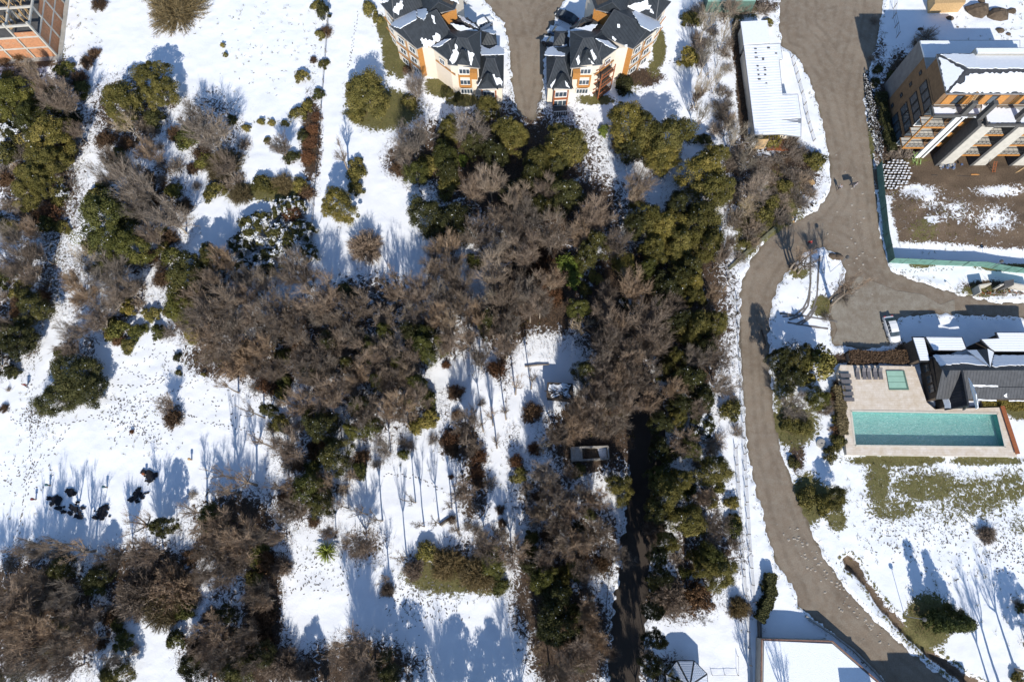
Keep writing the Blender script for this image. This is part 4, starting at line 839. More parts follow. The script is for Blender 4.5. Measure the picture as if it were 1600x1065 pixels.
for k, (x, y, c_) in enumerate(((378, 672, 'wood_red'), (388, 742, 'concrete_pale'), (400, 850, 'dark_wood'))):
    q = P3(*Z6(x, y), DECKZ); o = MB(q)
    for dx in (-.3, .3):
        for dy in (-.3, .3): o.bar(q + Vector((dx, dy, 0)), q + Vector((dx, dy, .42)), .06, .06, 'dark_wood')
    o.box(q + Vector((0, 0, .45)), (.8, .8, .12), c_); o.box(q + Vector((0, .36, .75)), (.8, .1, .55), c_); o = o.build('terrace_chair')
    tag(o, ['red brown seated chair at the dark house wall nearest the green cover', 'pale cushioned chair in the middle along the dark house wall', 'dark wooden chair at the lower end of the house wall'][k], 'chair', 'chairs along the house wall')

# ---- pool, deck
rP = empty('swimming_pool', tuple(P3(1450, 668, 0)), 'long turquoise swimming pool with pale stone coping', 'swimming pool')
pool = [P(1329.5, 641.5, DECKZ), P(1558.5, 645.5, DECKZ), P(1571, 698.5, DECKZ), P(1336, 696, DECKZ)]
dk = [Vector(P(x, y, DECKZ)) for x, y in DECK]; WZ = .72; FZ = -.45
outer = [Vector((p.x, p.y, DECKZ)) for p in dk]; inner = [Vector((p[0], p[1], DECKZ)) for p in pool]
spa = [P(x, y, DECKZ) for x, y in ((1384, 579), (1412.5, 579), (1420, 609), (1389, 609))]
from mathutils.geometry import tessellate_polygon
mb = MB(); loops = [outer, inner[::-1]]; allp = outer + inner[::-1]; mb.add(allp, [tuple(t) for t in tessellate_polygon(loops)], 'deck_stone')
k = len(outer); mb.add(outer + [Vector((p.x, p.y, -.3)) for p in outer], [(i, (i + 1) % k, (i + 1) % k + k, i + k) for i in range(k)], 'concrete_pale'); dkO = mb.build('stone_deck'); tag(dkO, kind='structure')
mb = MB(); iv = [Vector((p.x, p.y, DECKZ - .003)) for p in inner]; mb.add(iv + [Vector((p.x, p.y, FZ)) for p in iv], [(i, (i + 1) % 4, (i + 1) % 4 + 4, i + 4) for i in range(4)], 'tile_turq'); mb.build('basin_wall', rP)
mb = MB(); mb.add([(p.x, p.y, FZ) for p in inner], [(0, 1, 2, 3)], 'pool_floor'); mb.build('basin_floor', rP)
mb = MB(); mb.add([(p.x, p.y, WZ) for p in inner], [(0, 1, 2, 3)], 'pool_water'); mb.build('water', rP)
cp = MB()
for i in range(4): a, b = inner[i], inner[(i + 1) % 4]; cp.bar(a + Vector((0, 0, .02)), b + Vector((0, 0, .02)), .30, .06, 'deck_edge')
cp.build('coping', rP)
mb = MB(); a = P3(1566, 634, 1.2); b = P3(1590.5, 709, 1.2); mb.bar(a, b, .7, .12, 'wood_red'); 
for k in range(6): c = a.lerp(b, (k + .5) / 6); mb.bar(c - Vector((0, 0, .9)), c, .12, .12, 'wood_red')
mb.o = a; tag(mb.build('timber_screen'), 'red brown timber bench rail along the right end of the pool', 'bench rail')
rS = empty('hot_tub', (spa[0][0], spa[0][1], DECKZ), 'square hot tub closed with pale green cover panels on the stone deck', 'hot tub')
s4 = [V2(p) for p in spa]
mb = MB(); mb.prism([tuple(p) for p in s4], DECKZ, DECKZ + .12, 'frame_green'); mb.build('rim', rS)
for k in range(3):
    u0, u1 = k / 3 * .9 + .02, (k + 1) / 3 * .9 - .0; a = s4[0].lerp(s4[3], u0); b = s4[1].lerp(s4[2], u0); c = s4[1].lerp(s4[2], u1); d = s4[0].lerp(s4[3], u1); b = a.lerp(b, .88); c = d.lerp(c, .88)
    mb = MB(); mb.prism([tuple(a), tuple(b), tuple(c), tuple(d)], DECKZ + .125, DECKZ + .2 + .01 * k, 'cover_green'); mb.build('cover_panel', rS)
def lounger():
    r = empty('sun_lounger'); f = MB()
    for y in (-.28, .28): f.bar((-.95, y, .3), (.95, y, .3), .06, .07, 'black_metal')
    for x in (-.8, .75):
        f.bar((x, -.3, .3), (x, .3, .3), .05, .05, 'black_metal')
    f.build('frame', r)
    for x in (-.8, .75):
        for y in (-.27, .27): g = MB(); g.bar((x, y, 0), (x, y, .3), .05, .05, 'black_metal'); g.build('leg', r)
    s_ = MB(); s_.box((-.3, 0, .37), (1.3, .6, .07), 'lounger_grey'); s_.build('seat', r)
    b = MB(); b.bar((.36, 0, .4), (.93, 0, .74), .6, .06, 'lounger_grey'); b.build('backrest', r); return r
def copy_tree(o, par=None):
    c = o.copy(); COL.objects.link(c)
    if par is not None: c.parent = par
    for ch in list(o.children): copy_tree(ch, c)
    return c
L0 = lounger(); first = True
posn = ['leftmost', 'second from the left', 'middle', 'fourth from the left', 'rightmost']; posv = ['topmost', 'second from the top', 'middle', 'fourth from the top', 'lowest']
for k, x in enumerate((250, 302, 340, 390, 434)):
    o = L0 if first else copy_tree(L0); first = False; q = P(1290 + x / 5.161, 550 + 178 / 5.161, DECKZ); o.location = (q[0], q[1], DECKZ); o.rotation_euler = (0, 0, math.pi / 2)
    tag(o, 'grey sun lounger, %s of five beside the green hot tub cover' % posn[k], 'sun lounger', 'sun loungers along the upper deck edge')
for k, y in enumerate((192, 240, 288, 336, 383)):
    o = copy_tree(L0); q = P(1290 + (148 + k * 7) / 5.161, 550 + y / 5.161, DECKZ); o.location = (q[0], q[1], DECKZ); o.rotation_euler = (0, 0, math.pi)
    tag(o, 'grey sun lounger, %s of five along the left deck edge' % posv[k], 'sun lounger', 'sun loungers along the left deck edge')

# ---- terrace building, gazebo, hut, tank, off frame house
b7 = P(1250, 1040, 0); rF = empty('terrace_building', (b7[0], b7[1], 0), 'low flat roofed building under snow with red brown edge beside the lower road', 'building')
tz = 2.6
fp = [P(x, y, tz) for x, y in [(1190, 998), (1300, 1001), (1376, 1068), (1420, 1130), (1188, 1130)]]
mb = MB(); mb.prism(fp, -.2, tz, 'concrete'); mb.build('wall', rF)
sp_ = MB(); c = sum((V2(p) for p in fp), Vector((0, 0))) / 5; sp_.prism([tuple(V2(p) + (c - V2(p)).normalized() * .35) for p in fp], tz + .003, tz + .16, 'snow'); sp_.build('snow_layer', rF)
mb = MB()
for i in range(3): a = fp[i - 1] if i else fp[4]; b = fp[i] if i else fp[0]; mb.bar((a[0], a[1], tz + .08), (b[0], b[1], tz + .08), .16, .24, 'edge_brown')
mb.bar((fp[2][0], fp[2][1], tz + .08), (fp[3][0], fp[3][1], tz + .08), .22, .24, 'edge_brown'); mb.build('edge_board', rF)
rw = MB(P3(1330, 1010, 0)); wl_ = [(1186, 962), (1187, 996), (1188, 1110)]
for a, b in zip(wl_, wl_[1:]): rw.bar(P3(*a, .6), P3(*b, .6), .3, 1.2, 'concrete_dark')
tag(rw.build('boundary_wall'), 'low dark wall running down to the flat snowy roof, left side', 'wall')
rw = MB(P3(1330, 1010, 0)); wl_ = [(1258, 962), (1300, 990), (1332, 1014), (1366, 1048), (1410, 1100)]
for a, b in zip(wl_, wl_[1:]): rw.bar(P3(*a, .2), P3(*b, .2), .22, 1.0, 'stone')
tag(rw.build('retaining_wall'), 'low stone wall between the lower road and the snowy flat roof', 'wall')
def octa(cx, cy, r, z, a0=math.pi / 8): return [(cx + r * math.cos(a0 + k * math.pi / 4), cy + r * math.sin(a0 + k * math.pi / 4)) for k in range(8)]
gc = P(1075, 1068, 3.2); rZ = empty('gazebo', (gc[0], gc[1], 0), 'eight sided gazebo with ribbed metal roof partly cleared of snow', 'gazebo')
oc = octa(gc[0], gc[1], 3.3, 2.6)
for k in range(8): q = V2(gc) + (V2(oc[k]) - V2(gc)) * .86; mb = MB(); mb.bar((q.x, q.y, 0), (q.x, q.y, 2.6), .16, .16, 'dark_wood'); mb.build('post', rZ)
mb = MB(); mb.add([(p[0], p[1], 2.6) for p in oc] + [(gc[0], gc[1], 4.3)], [(k, (k + 1) % 8, 8) for k in range(8)] + [tuple(range(7, -1, -1))], 'roof_black'); gR = mb.build('roof', rZ)
for k in range(8):
    a, b = Vector(oc[k] + (2.6,)), Vector(oc[(k + 1) % 8] + (2.6,)); t = Vector((gc[0], gc[1], 4.3)); c = (a + b + t) / 3; up = (b - a).cross(t - a).normalized() * .06
    pr = [c + (p - c) * s_ + up for p, s_ in ((a, .86), (b, .86), (t, .86))]; mb = MB(); mb.add(pr, [(0, 1, 2)], 'roof_snow')
    for j in range(1, 9):
        e = pr[0].lerp(pr[1], j / 9); f_ = e.lerp((t - (a + b) / 2) * 0 + pr[2], .0) ; g2 = min(j, 9 - j) / 9 * 2; h2 = e + (pr[2] - (pr[0] + pr[1]) / 2) * g2 * .98; mb.bar(e + up * .2, h2 + up * .2, .05, .05, 'snow')
    mb.build('roof_panel', rZ)
hz = 2.9; hq = [P(x, y, hz) for x, y in ((857, 598), (893, 600), (894, 623), (856, 619))]; rH = empty('small_hut', tuple(P3(875, 612, 0)), 'small hut with snow covered flat roof in the wood clearing', 'hut')
mb = MB(); mb.prism([tuple(V2(p)) for p in hq], 0, hz - .2, 'dark_wood'); mb.build('wall', rH)
mb = MB(); c = sum((V2(p) for p in hq), Vector((0, 0))) / 4; mb.prism([tuple(V2(p) + (V2(p) - c).normalized() * .25) for p in hq], hz - .195, hz, 'dark_wood'); ho = mb.build('roof', rH)
snow_slab([(858, 599), (892, 601), (890, 610), (893, 621), (876, 617), (862, 620), (857, 612)], (Vector((0, 0, hz + .01)), Vector((0, 0, 1))), ho, seed=4, amp=.25)
mb = MB()
for k in range(55): q = P3(rn.uniform(857, 893), rn.uniform(606, 622), hz + .15); mb.bar(q, q + Vector((rn.uniform(-1, 1), rn.uniform(-.6, .6), .1)), .09, .06, 'dark_wood')
mb.build('fallen_branch', ho)
tq = [P(x, y, 1.2) for x, y in ((893, 699), (950, 697), (951, 716), (894, 719))]; rT = empty('concrete_tank', tuple(P3(922, 708, 0)), 'open rectangular concrete tank with pale walls beside the dark driveway', 'tank')
mb = MB(); t4 = [Vector((p[0], p[1], .65)) for p in tq]
for i in range(4): mb.bar(t4[i], t4[(i + 1) % 4], .24, 1.3, 'stone')
mb.bar(t4[0].lerp(t4[1], .26), t4[3].lerp(t4[2], .26), .3, 1.28, 'stone'); mb.build('wall', rT)
mb = MB(); mb.prism([t4[0].lerp(t4[1], .02)[:2], t4[0].lerp(t4[1], .24)[:2], t4[3].lerp(t4[2], .24)[:2], t4[3].lerp(t4[2], .02)[:2]], .5, 1.2, 'stone'); mb.build('lid', rT)
mb = MB(); mb.prism([t4[0].lerp(t4[1], .72)[:2], t4[0].lerp(t4[1], .97)[:2], t4[3].lerp(t4[2], .97)[:2], t4[3].lerp(t4[2], .8)[:2]], .15, .35, 'snow'); mb.build('snow_patch', rT); mb = MB(); mb.prism([t4[0].lerp(t4[1], .28)[:2], t4[0].lerp(t4[1], .985)[:2], t4[3].lerp(t4[2], .985)[:2], t4[3].lerp(t4[2], .28)[:2]], -.2, .14, 'soil'); mb.build('floor', rT)
oh = P(1440, 1150, 0); rO = empty('neighbour_house', (oh[0], oh[1], 0), 'pale house with dark hipped roof below the lower road, just outside the frame', 'house')
def offbox(x0, x1, y0, y1, z):
    m_ = MB(); m_.prism([(x0, y0), (x1, y0), (x1, y1), (x0, y1)], 0, z, 'wall_cream'); m_.build('wall', rO)
def shade_src(px, py, h): x, y = P(px, py, 0); L_ = h / math.tan(SUN_EL); d = Vector((SDX, SDY)).normalized(); return (x - d.x * L_, y - d.y * L_)
e1 = shade_src(1300, 1002, 8.5); 
hx0 = shade_src(1322, 1018, 8)[0]; hy = shade_src(1380, 1022, 8)[1]
offbox(hx0, hx0 + 17, hy - 12, hy - .8, 8.0); offbox(hx0 + 6, hx0 + 12, hy - 2, hy + .8, 7.6)
h2 = shade_src(1294, 1030, 5.5); offbox(h2[0], hx0 + 1, h2[1] - 10, h2[1] + 0, 7.8)
# sheds and house edges along the top of the frame
sq = [P(x, y, 2.6) for x, y in ((1460, -14), (1510, -14), (1509, 4), (1461, 6))]; mb = MB((sq[0][0], sq[0][1], 0)); mb.prism(sq, 0, 2.6, 'wood_raw', 'wood_raw'); tag(mb.build('storage_shed'), 'tan boxy shed at the top edge above the shaded snow', 'shed')
sq = [P(x, y, 3) for x, y in ((1105, -20), (1180, -24), (1181, 2), (1106, 3))]; mb = MB((sq[0][0], sq[0][1], 0)); mb.prism(sq, 0, 3, 'frame_green', 'cover_green'); tag(mb.build('green_roof_shed'), 'green roofed shed cut by the top edge above the long white shed', 'shed')
# ------------------------------------------------------------------ fences, walls, posts
def wire_fence(name, label, pts, h=1.3, gap=3.0, post='bark', wires=3, mesh=None, cat='fence', pw=.10):
    q = [V2(P(*p)) for p in pts]; r = empty(name, (q[0].x, q[0].y, 0), label, cat); rn_ = random.Random(len(label)); out = [q[0]]
    for a, b in zip(q, q[1:]):
        n = max(1, round((b - a).length / gap)); out += [a.lerp(b, (k + 1) / n) for k in range(n)]
    lean = [Vector((rn_.uniform(-.06, .06), rn_.uniform(-.06, .06), 0)) for _ in out]
    for p, l in zip(out, lean): m_ = MB(); m_.bar((p.x, p.y, 0), Vector((p.x, p.y, h + .1)) + l, pw, pw, post); m_.build('post', r)
    m_ = MB()
    for k in range(wires):
        z = h * (k + 1) / wires
        for i in range(len(out) - 1): m_.bar(Vector((out[i].x, out[i].y, z)) + lean[i] * .8, Vector((out[i + 1].x, out[i + 1].y, z)) + lean[i + 1] * .8, .03, .03, 'black_metal' if not mesh else 'frame_green')
    m_.build('wire', r)
    if mesh:
        for i in range(len(out) - 1):
            a, b = out[i], out[i + 1]; m_ = MB(); K = 6; vs = []
            for j in range(K + 1):
                c = a.lerp(b, j / K); n_ = Vector((-(b - a).y, (b - a).x)).normalized() * rn_.uniform(-.07, .07)
                vs += [(c.x + n_.x * .3, c.y + n_.y * .3, .02), (c.x + n_.x, c.y + n_.y, h * .5), (c.x, c.y, h - rn_.uniform(0, .06))]
            fs = []
            for j in range(K): fs += [(3 * j, 3 * j + 3, 3 * j + 4, 3 * j + 1), (3 * j + 1, 3 * j + 4, 3 * j + 5, 3 * j + 2)]
            m_.add(vs, fs, mesh); vs2 = [(x + .015, y + .03, z) for x, y, z in vs]; m_.add(vs2, [f[::-1] for f in fs], mesh); m_.build('mesh_panel', r)
    return r
wire_fence('site_fence', 'green mesh site fence from the dirt road round the muddy lot corner', [(1369, 262), (1373, 310), (1380, 370), (1388, 411), (1450, 414), (1530, 417), (1568, 424), (1606, 428), (1660, 432)], 2.2, 2.6, 'frame_green', 2, 'mesh_green')
wire_fence('wire_fence', 'wire fence on wooden posts between the two rows of bare trees, above the road bend', [(1112, -30), (1116, 60), (1122, 150), (1128, 240), (1133, 330), (1137, 440)], 1.3, 3.2)
wire_fence('wire_fence', 'wire fence on wooden posts following the left verge of the long road', [(1152, 470), (1155, 560), (1160, 660), (1164, 760), (1170, 860), (1176, 940)], 1.3, 2.6)
wire_fence('wire_fence', 'inner wire fence with thin posts beside the long road, nearer the wood', [(1148, 700), (1153, 780), (1159, 870), (1166, 960), (1172, 1065), (1174, 1110)], 1.2, 2.4)
wire_fence('wire_fence', 'wire fence on posts left of the dark driveway', [(958, 878), (951, 905), (946, 950), (939, 998), (934, 1065)], 1.1, 2.0)
wire_fence('wire_fence', 'short wire fence right of the gazebo, bottom edge', [(1112, 1053), (1152, 1053), (1152, 1024)], .7, 2.2, wires=1, pw=.06)
wire_fence('wire_fence', 'wire fence along the right side of the long white shed', [(1236, 92), (1247, 130), (1256, 165), (1262, 195), (1270, 222)], 1.1, 2.2)
wire_fence('wire_fence', 'wire fence along the narrow snow path, top left', [(517, -20), (512, 60), (506, 130), (500, 210), (493, 300), (487, 390)], 1.2, 3.0)
wire_fence('wire_fence', 'short wire fence along the top of the shaded snowy lot', [(1398, -30), (1394, 30), (1400, 60)], 1.6, 2.2)
kb = MB(P3(1215, 362, 0)); kp = [(1139, 420), (1165, 396), (1190, 375), (1212, 356)]                     # stone kerb wall at the bend
for a, b in zip(kp, kp[1:]): kb.bar(P3(*a, .15), P3(*b, .15), .55, .5, 'moss_stone')
tag(kb.build('stone_wall'), 'mossy low stone wall where the track meets the dirt road bend', 'wall')
wc = P3(1282, 693, 0); mb = MB(wc); pts = [(wc.x + .75 * math.cos(k * math.pi / 9), wc.y + .75 * math.sin(k * math.pi / 9)) for k in range(18)]; mb.prism(pts, 0, .45, 'concrete_pale'); mb.prism([(wc.x + (x - wc.x) * .85, wc.y + (y - wc.y) * .85) for x, y in pts], .455, .5, 'stone'); mb.box(wc + Vector((0, 0, .54)), (.3, .08, .06), 'black_metal')
tag(mb.build('well_cover'), 'round pale concrete well cover below the brown hedge by the pool', 'well cover')
def post(x, y, col, h, label, top=None):
    p = P3(x, y, 0); r = empty('marker_post', tuple(p), label, 'post', 'short posts scattered over the left snowfield')
    m_ = MB(); m_.tube([p, p + Vector((0, 0, h))], [.13, .12], 'bark', 8); m_.build('shaft', r); m_ = MB(); m_.tube([p + Vector((0, 0, h - .35)), p + Vector((0, 0, h)), p + Vector((0, 0, h + .08))], [.2, .22, .12], col, 8); m_.build('cap', r)
post(57, 780, 'cloth_wine', 1.2, 'dark wine capped post, leftmost of the field posts')
post(79, 758, 'plastic_teal', 1.2, 'teal capped post just above the black meltwater patches')
post(168, 761, 'plastic_teal', 1.3, 'dark teal post alone between the two groups of black patches')
post(229, 741, 'wood_red', 1.2, 'red brown post touching the upper right black patch')
post(300, 718, 'wood_raw', 1.2, 'pale wooden post, rightmost on the left snowfield')
def lamp(x, y, label, h=4.0):
    p = P3(x, y, 0); r = empty('garden_lamp', tuple(p), label, 'lamp post'); m_ = MB(); m_.tube([p, p + Vector((0, 0, h))], [.05, .04], 'tin_grey'); m_.build('pole', r)
    m_ = MB(); t = p + Vector((0, 0, h)); m_.tube([t, t + Vector((0, 0, .15)), t + Vector((0, 0, .4)), t + Vector((0, 0, .5))], [.1, .3, .3, .08], 'concrete_dark', 10); m_.build('lantern', r)
lamp(1413, 962, 'thin lamp post on the snow right of the dry ditch', 5.0); lamp(1297, 425, 'lamp post on the snowy island in the junction', 6.2); lamp(1545, 420, 'lamp post behind the green mesh fence, right edge', 3.0)
for x, y, s_, lb in ((1300, 401, .9, 'dark boulder on top of the snowy island, left of its pair'), (1309, 402, .9, 'dark boulder on top of the snowy island, right of its pair'), (1527, 18, 2.6, 'large dark soil mound in the shaded lot at the top right'), (1558, 24, 2.2, 'wide dark soil mound at the top right edge'), (1580, 18, 1.0, 'small dark clod right of the wide soil mound'), (1562, 49, 1.0, 'dark stone in blue shade behind the snowy flat roof'), (1575, 54, .6, 'smaller dark stone at the right edge in blue shade'), (1484, 29, .8, 'lone dark stone in the shaded lot below the tan shed'), (1438, 46, .6, 'dark stone beside the bare bush, shaded lot'), (1496, 43, .35, 'tiny dark clod in the middle of the shaded lot'),
                     (1533, 1.6, .8, 'brown boulder at the top edge, right of the tan shed'), (541, 330, .0, '')):
    if s_ <= 0: continue
    p = P3(x, y, 0); rr = random.Random(int(x * 7 + y)); vs = []; fs = []; n = 9
    for j, (zz, r_) in enumerate(((0, 1), (.25, .95), (.5, .6), (.62, .2))):
        for k in range(n): a = 2 * math.pi * k / n; q = s_ * r_ * rr.uniform(.75, 1.15); vs.append((p.x + q * math.cos(a), p.y + q * .75 * math.sin(a), s_ * zz * rr.uniform(.8, 1.0)))
    for j in range(3):
        for k in range(n): fs.append((j * n + k, j * n + (k + 1) % n, (j + 1) * n + (k + 1) % n, (j + 1) * n + k))
    fs.append(tuple(range(3 * n, 4 * n))); mb = MB(p); mb.add(vs, fs, 'soil'); tag(mb.build('soil_mound' if s_ > 1.5 else 'boulder'), lb, 'mound' if s_ > 1.5 else 'boulder')
# geocell bank: rows of snow filled blocks
rK = empty('block_bank', tuple(P3(1395, 275, 0)), 'bank of pale snow filled blocks in curved rows below the unfinished building', 'retaining bank')
bm = MB(); bm.box((0, 0, 0), (.56, .3, .3), 'soil'); bm.box((.02, .02, .17), (.46, .2, .08), 'snow')
bme = bm.build('block'); base_me = bme.data; bpy.data.objects.remove(bme)
cnt = 0; rn = random.Random(3)
for j in range(15):
    for i in range(15):
        px_ = 1372 + i * 5.2 + (j % 2) * 2.6 + j * .9 + rn.uniform(-.7, .7); py_ = 251 + j * 4.2 + (i * .9) + rn.uniform(-.5, .5)
        if ((px_ - 1394) / 22) ** 2 + ((py_ - 277) / 22) ** 2 > 1.1 or px_ < 1376: continue
        q = P(px_, py_); o = link('block', base_me, rK); o.location = (q[0] - rK.location.x, q[1] - rK.location.y, .25 + max(0, (px_ - 1376) * .03)); o.rotation_euler = (rn.uniform(-.1, .1), rn.uniform(-.1, .1), .15 + rn.uniform(-.12, .12)); cnt += 1
mb = MB()                                              # finer gabion stones with snow further up the bank
for k in range(1400):
    t = rn.random(); px_ = 1352 + t * 24 + rn.uniform(-8, 8) * (1 - abs(t - .5)); py_ = 132 + t * 100 + rn.uniform(-22, 24)
    if px_ < 1351 + (py_ - 140) * .09 or px_ > 1372 + (py_ - 150) * .22: continue
    q = P(px_, py_); mb.box((q[0], q[1], .22), (rn.uniform(.12, .3), rn.uniform(.1, .2), .2), rn.choice(['snow', 'stone', 'soil_black', 'soil_black']), rn.random() * 3)
tag(mb.build('rubble_stones'), kind='stuff')
# hut of rubbish bins near the right edge
dp = P3(1545, 450, 0); rU = empty('concrete_enclosure', tuple(dp), 'low concrete bin enclosure on the snowy verge at the right edge', 'enclosure')
mb = MB()
for a, b in (((1524, 449), (1543, 446)), ((1556, 449), (1572, 445)), ((1524, 449), (1527, 460)), ((1572, 445), (1612, 452))): mb.bar(P3(*a, 1.0), P3(*b, 1.0), .25, 2.0, 'concrete_pale')
mb.build('wall', rU); mb = MB(); mb.prism([P(x, y) for x, y in ((1556, 446), (1571, 443), (1571, 452), (1557, 455))], 0, 2.1, 'concrete_dark'); mb.build('bin_store', rU)
mb = MB()
for k in range(60): q = P3(rn.uniform(1528, 1600), rn.uniform(455, 462), .1); mb.bar(q, q + Vector((rn.uniform(-.8, .8), rn.uniform(-.5, .5), rn.uniform(0, .4))), .12, .08, rn.choice(['wood_red', 'soil', 'bark', 'stone']))
mb.build('rubble', rU)
# felled trunks and planks
for x0, y0, x1, y1, m_, lb, nm in ((1455, 274, 1535, 277, 'dark_wood', 'long dark beam lying below the unfinished building', 'beam'), (1517, 273, 1534, 274, 'wood_orange', 'orange board on the long dark beam', 'board'), (1566, 285, 1600, 262, 'wood_raw', 'pale pole lying on the soil at the right edge', 'pole'), (1393, 314, 1420, 314, 'bark', 'log lying on the snowy corner of the muddy lot', 'log'), (1478, 440, 1490, 452, 'white_trim', 'white pole fallen on the verge above the branch road', 'pole'), (820, 572, 858, 569, 'bark', 'broken branch lying on snow left of the small hut', 'log'),
                                   (40, 866, 80, 868, 'bark', 'dark horizontal rail on the snow, bottom left', 'rail'), (690, 822, 712, 805, 'concrete_pale', 'pale plank on snow in the middle of the clearing', 'plank'), (687, 820, 706, 806, 'dark_wood', 'dark plank beside the pale plank in the clearing', 'plank'), (1190, 515, 1197, 540, 'dark_wood', 'short dark log left of the island', 'log')):
    a = P3(x0, y0, .3); b = P3(x1, y1, .3); mb = MB(a); mb.tube([a, a.lerp(b, .5) + Vector((0, .05, .06)), b], [.16, .15, .10], m_, 7); tag(mb.build(nm), lb, nm)
p = P3(1479, 260, 0); mb = MB(p)
for k in range(40): mb.box(p + Vector((rn.gauss(0, .8), rn.gauss(0, .45), rn.uniform(.1, .8))), (rn.uniform(.2, .5), rn.uniform(.2, .4), .2), rn.choice(['plastic_blue', 'stone', 'tin_grey']), rn.random() * 3)
tag(mb.build('rubble_heap'), 'blue grey rubble heap at the foot of the pale concrete wall', 'rubble heap')
rT2 = empty('timber_trestle', tuple(P3(1436, 252, 0)), 'green painted timber props at the foot of the first pier', 'props')
for k in range(7): a = P3(1430 + rn.uniform(-6, 10), 250 + rn.uniform(-2, 8), .1); mb = MB(); mb.bar(a, a + Vector((rn.uniform(-1.5, 1.5), rn.uniform(.2, 1.2), rn.uniform(.1, 2.2))), .12, .1, 'timber_green'); mb.build('prop', rT2)
for x, y, c_, lb in ((1276, 240, 'plastic_blue', 'small blue grey lid on the snow strip beside the road'), (1270, 297, 'tin_grey', 'grey snowy tarp beside the road bend'), (1268, 285, 'wood_raw', 'yellow scrap of wood at the road bend')):
    p = P3(x, y, .15); mb = MB(p); mb.box(p, (.9, 1.0, .25), c_, .3); mb.box(p + Vector((.1, .1, .16)), (.6, .7, .12), c_, .5); tag(mb.build('scrap_sheet' if c_ != 'wood_raw' else 'scrap_wood'), lb, 'scrap')
mb = MB(P3(1285, 305, 0))
for k in range(26): q = P3(1240 + rn.random() * 52, 0, 0); t = rn.random(); q = P3(1232 + t * 58, 350 - t * 48 + rn.uniform(-3, 3), .12); mb.box(q, (rn.uniform(.3, .9), rn.uniform(.2, .5), .2), rn.choice(['stone', 'wood_raw', 'stone', 'snow']), rn.random() * 3)
tag(mb.build('kerb_rubble'), 'line of pale stones and scrap along the inside of the road bend', 'stones')

# ------------------------------------------------------------------ cars
def loft(sections, mat, cap=True):
    m_ = MB(); n = len(sections[0]); vs = [p for s_ in sections for p in s_]; fs = []
    for i in range(len(sections) - 1):
        for k in range(n): fs.append((i * n + k, i * n + (k + 1) % n, (i + 1) * n + (k + 1) % n, (i + 1) * n + k))
    fs.append(tuple(range(n - 1, -1, -1))); fs.append(tuple(range((len(sections) - 1) * n, len(sections) * n))); m_.add(vs, fs, mat); return m_
def car(label, px_, py_, rz, paint, snow=False, z=0.02):
    r = empty('parked_car', (0, 0, 0), label, 'car')
    prof = [(-2.15, .45, .62, .68), (-2.08, .30, .80, .80), (-1.5, .22, .90, .88), (-.9, .2, .93, .9), (0, .2, .95, .9), (.9, .2, .94, .9), (1.5, .22, .90, .88), (2.0, .28, .78, .82), (2.18, .42, .64, .66)]
    body = loft([[(x, s_ * w, z_) for s_, z_, w in ((1, z0, hw), (1, (z0 + z1) / 2, hw * 1.03), (1, z1, hw * .93), (-1, z1, hw * .93), (-1, (z0 + z1) / 2, hw * 1.03), (-1, z0, hw))] for x, z0, z1, hw in prof], paint).build('body', r, smooth=False); bv = body.modifiers.new('bevel', 'BEVEL'); bv.width = .06; bv.segments = 2
    cab = [(-1.75, .90, .90, .74), (-1.15, .9, 1.36, .64), (-.6, .9, 1.45, .62), (.2, .9, 1.44, .62), (.75, .9, 1.33, .64), (1.3, .9, .93, .74)]
    loft([[(x, .78, z0), (x, hw, z1), (x, -hw, z1), (x, -.78, z0)] for x, z0, z1, hw in cab], 'glass').build('window', r)
    loft([[(x, .60, z0), (x, .60, z0 + .05), (x, -.60, z0 + .05), (x, -.60, z0)] for x, z0 in ((-1.12, 1.35), (-.6, 1.44), (.2, 1.435), (.72, 1.335))], paint).build('roof', r)
    if snow:
        loft([[(x, .62, z0), (x, .5, z0 + .16), (x, -.5, z0 + .16), (x, -.62, z0)] for x, z0 in ((-1.2, 1.36), (-.6, 1.48), (.2, 1.48), (.7, 1.38))], 'snow').build('snow_cap', r); loft([[(x, .66, z0), (x, .5, z0 + .1), (x, -.5, z0 + .1), (x, -.66, z0)] for x, z0 in ((1.25, .95), (1.6, .93), (2.0, .8))], 'snow').build('snow_cap', r)
    for s_ in (1, -1):
        for x in (-.52, .15, .62): m_ = MB(); m_.bar((x + (.1 if x < 0 else 0), .79 * s_, .9), (x * .95, .655 * s_, 1.4 if x < .5 else 1.36), .06, .05, paint); m_.build('pillar', r)
        m_ = MB(); m_.box((.85, s_ * .98, .98), (.16, .2, .13), paint); m_.build('mirror', r)
        m_ = MB(); m_.box((2.08, s_ * .6, .68), (.2, .34, .16), 'lamp_glass'); m_.build('headlight', r); m_ = MB(); m_.box((-2.09, s_ * .6, .74), (.14, .34, .16), 'lamp_red'); m_.build('tail_light', r)
        for x in (-1.32, 1.35):
            m_ = MB(); m_.tube([(x, s_ * .74, .32), (x, s_ * .93, .32)], [.32, .32], 'rubber', 14); w_ = m_.build('wheel', r); m_ = MB(); m_.tube([(x, s_ * .92, .32), (x, s_ * .945, .32)], [.2, .19], 'chrome', 10); m_.build('rim', w_)
    q = P(px_, py_, .6); r.location = (q[0], q[1], z); r.rotation_euler = (0, 0, rz); r.scale = (1.08, 1.06, 1.04); return r
car('white saloon car parked on the gravel by the dark house', 1393, 514, math.radians(-82), 'paint_white')
car('black car in the deep shade beside the right apartment house, topmost', 886, 27, math.radians(150), 'paint_dark')
car('blue grey car with some snow, middle of the shaded three', 874, 52, math.radians(152), 'paint_blue', True)
car('dark car half under snow, lowest of the shaded three', 865, 68, math.radians(152), 'paint_dark', True)
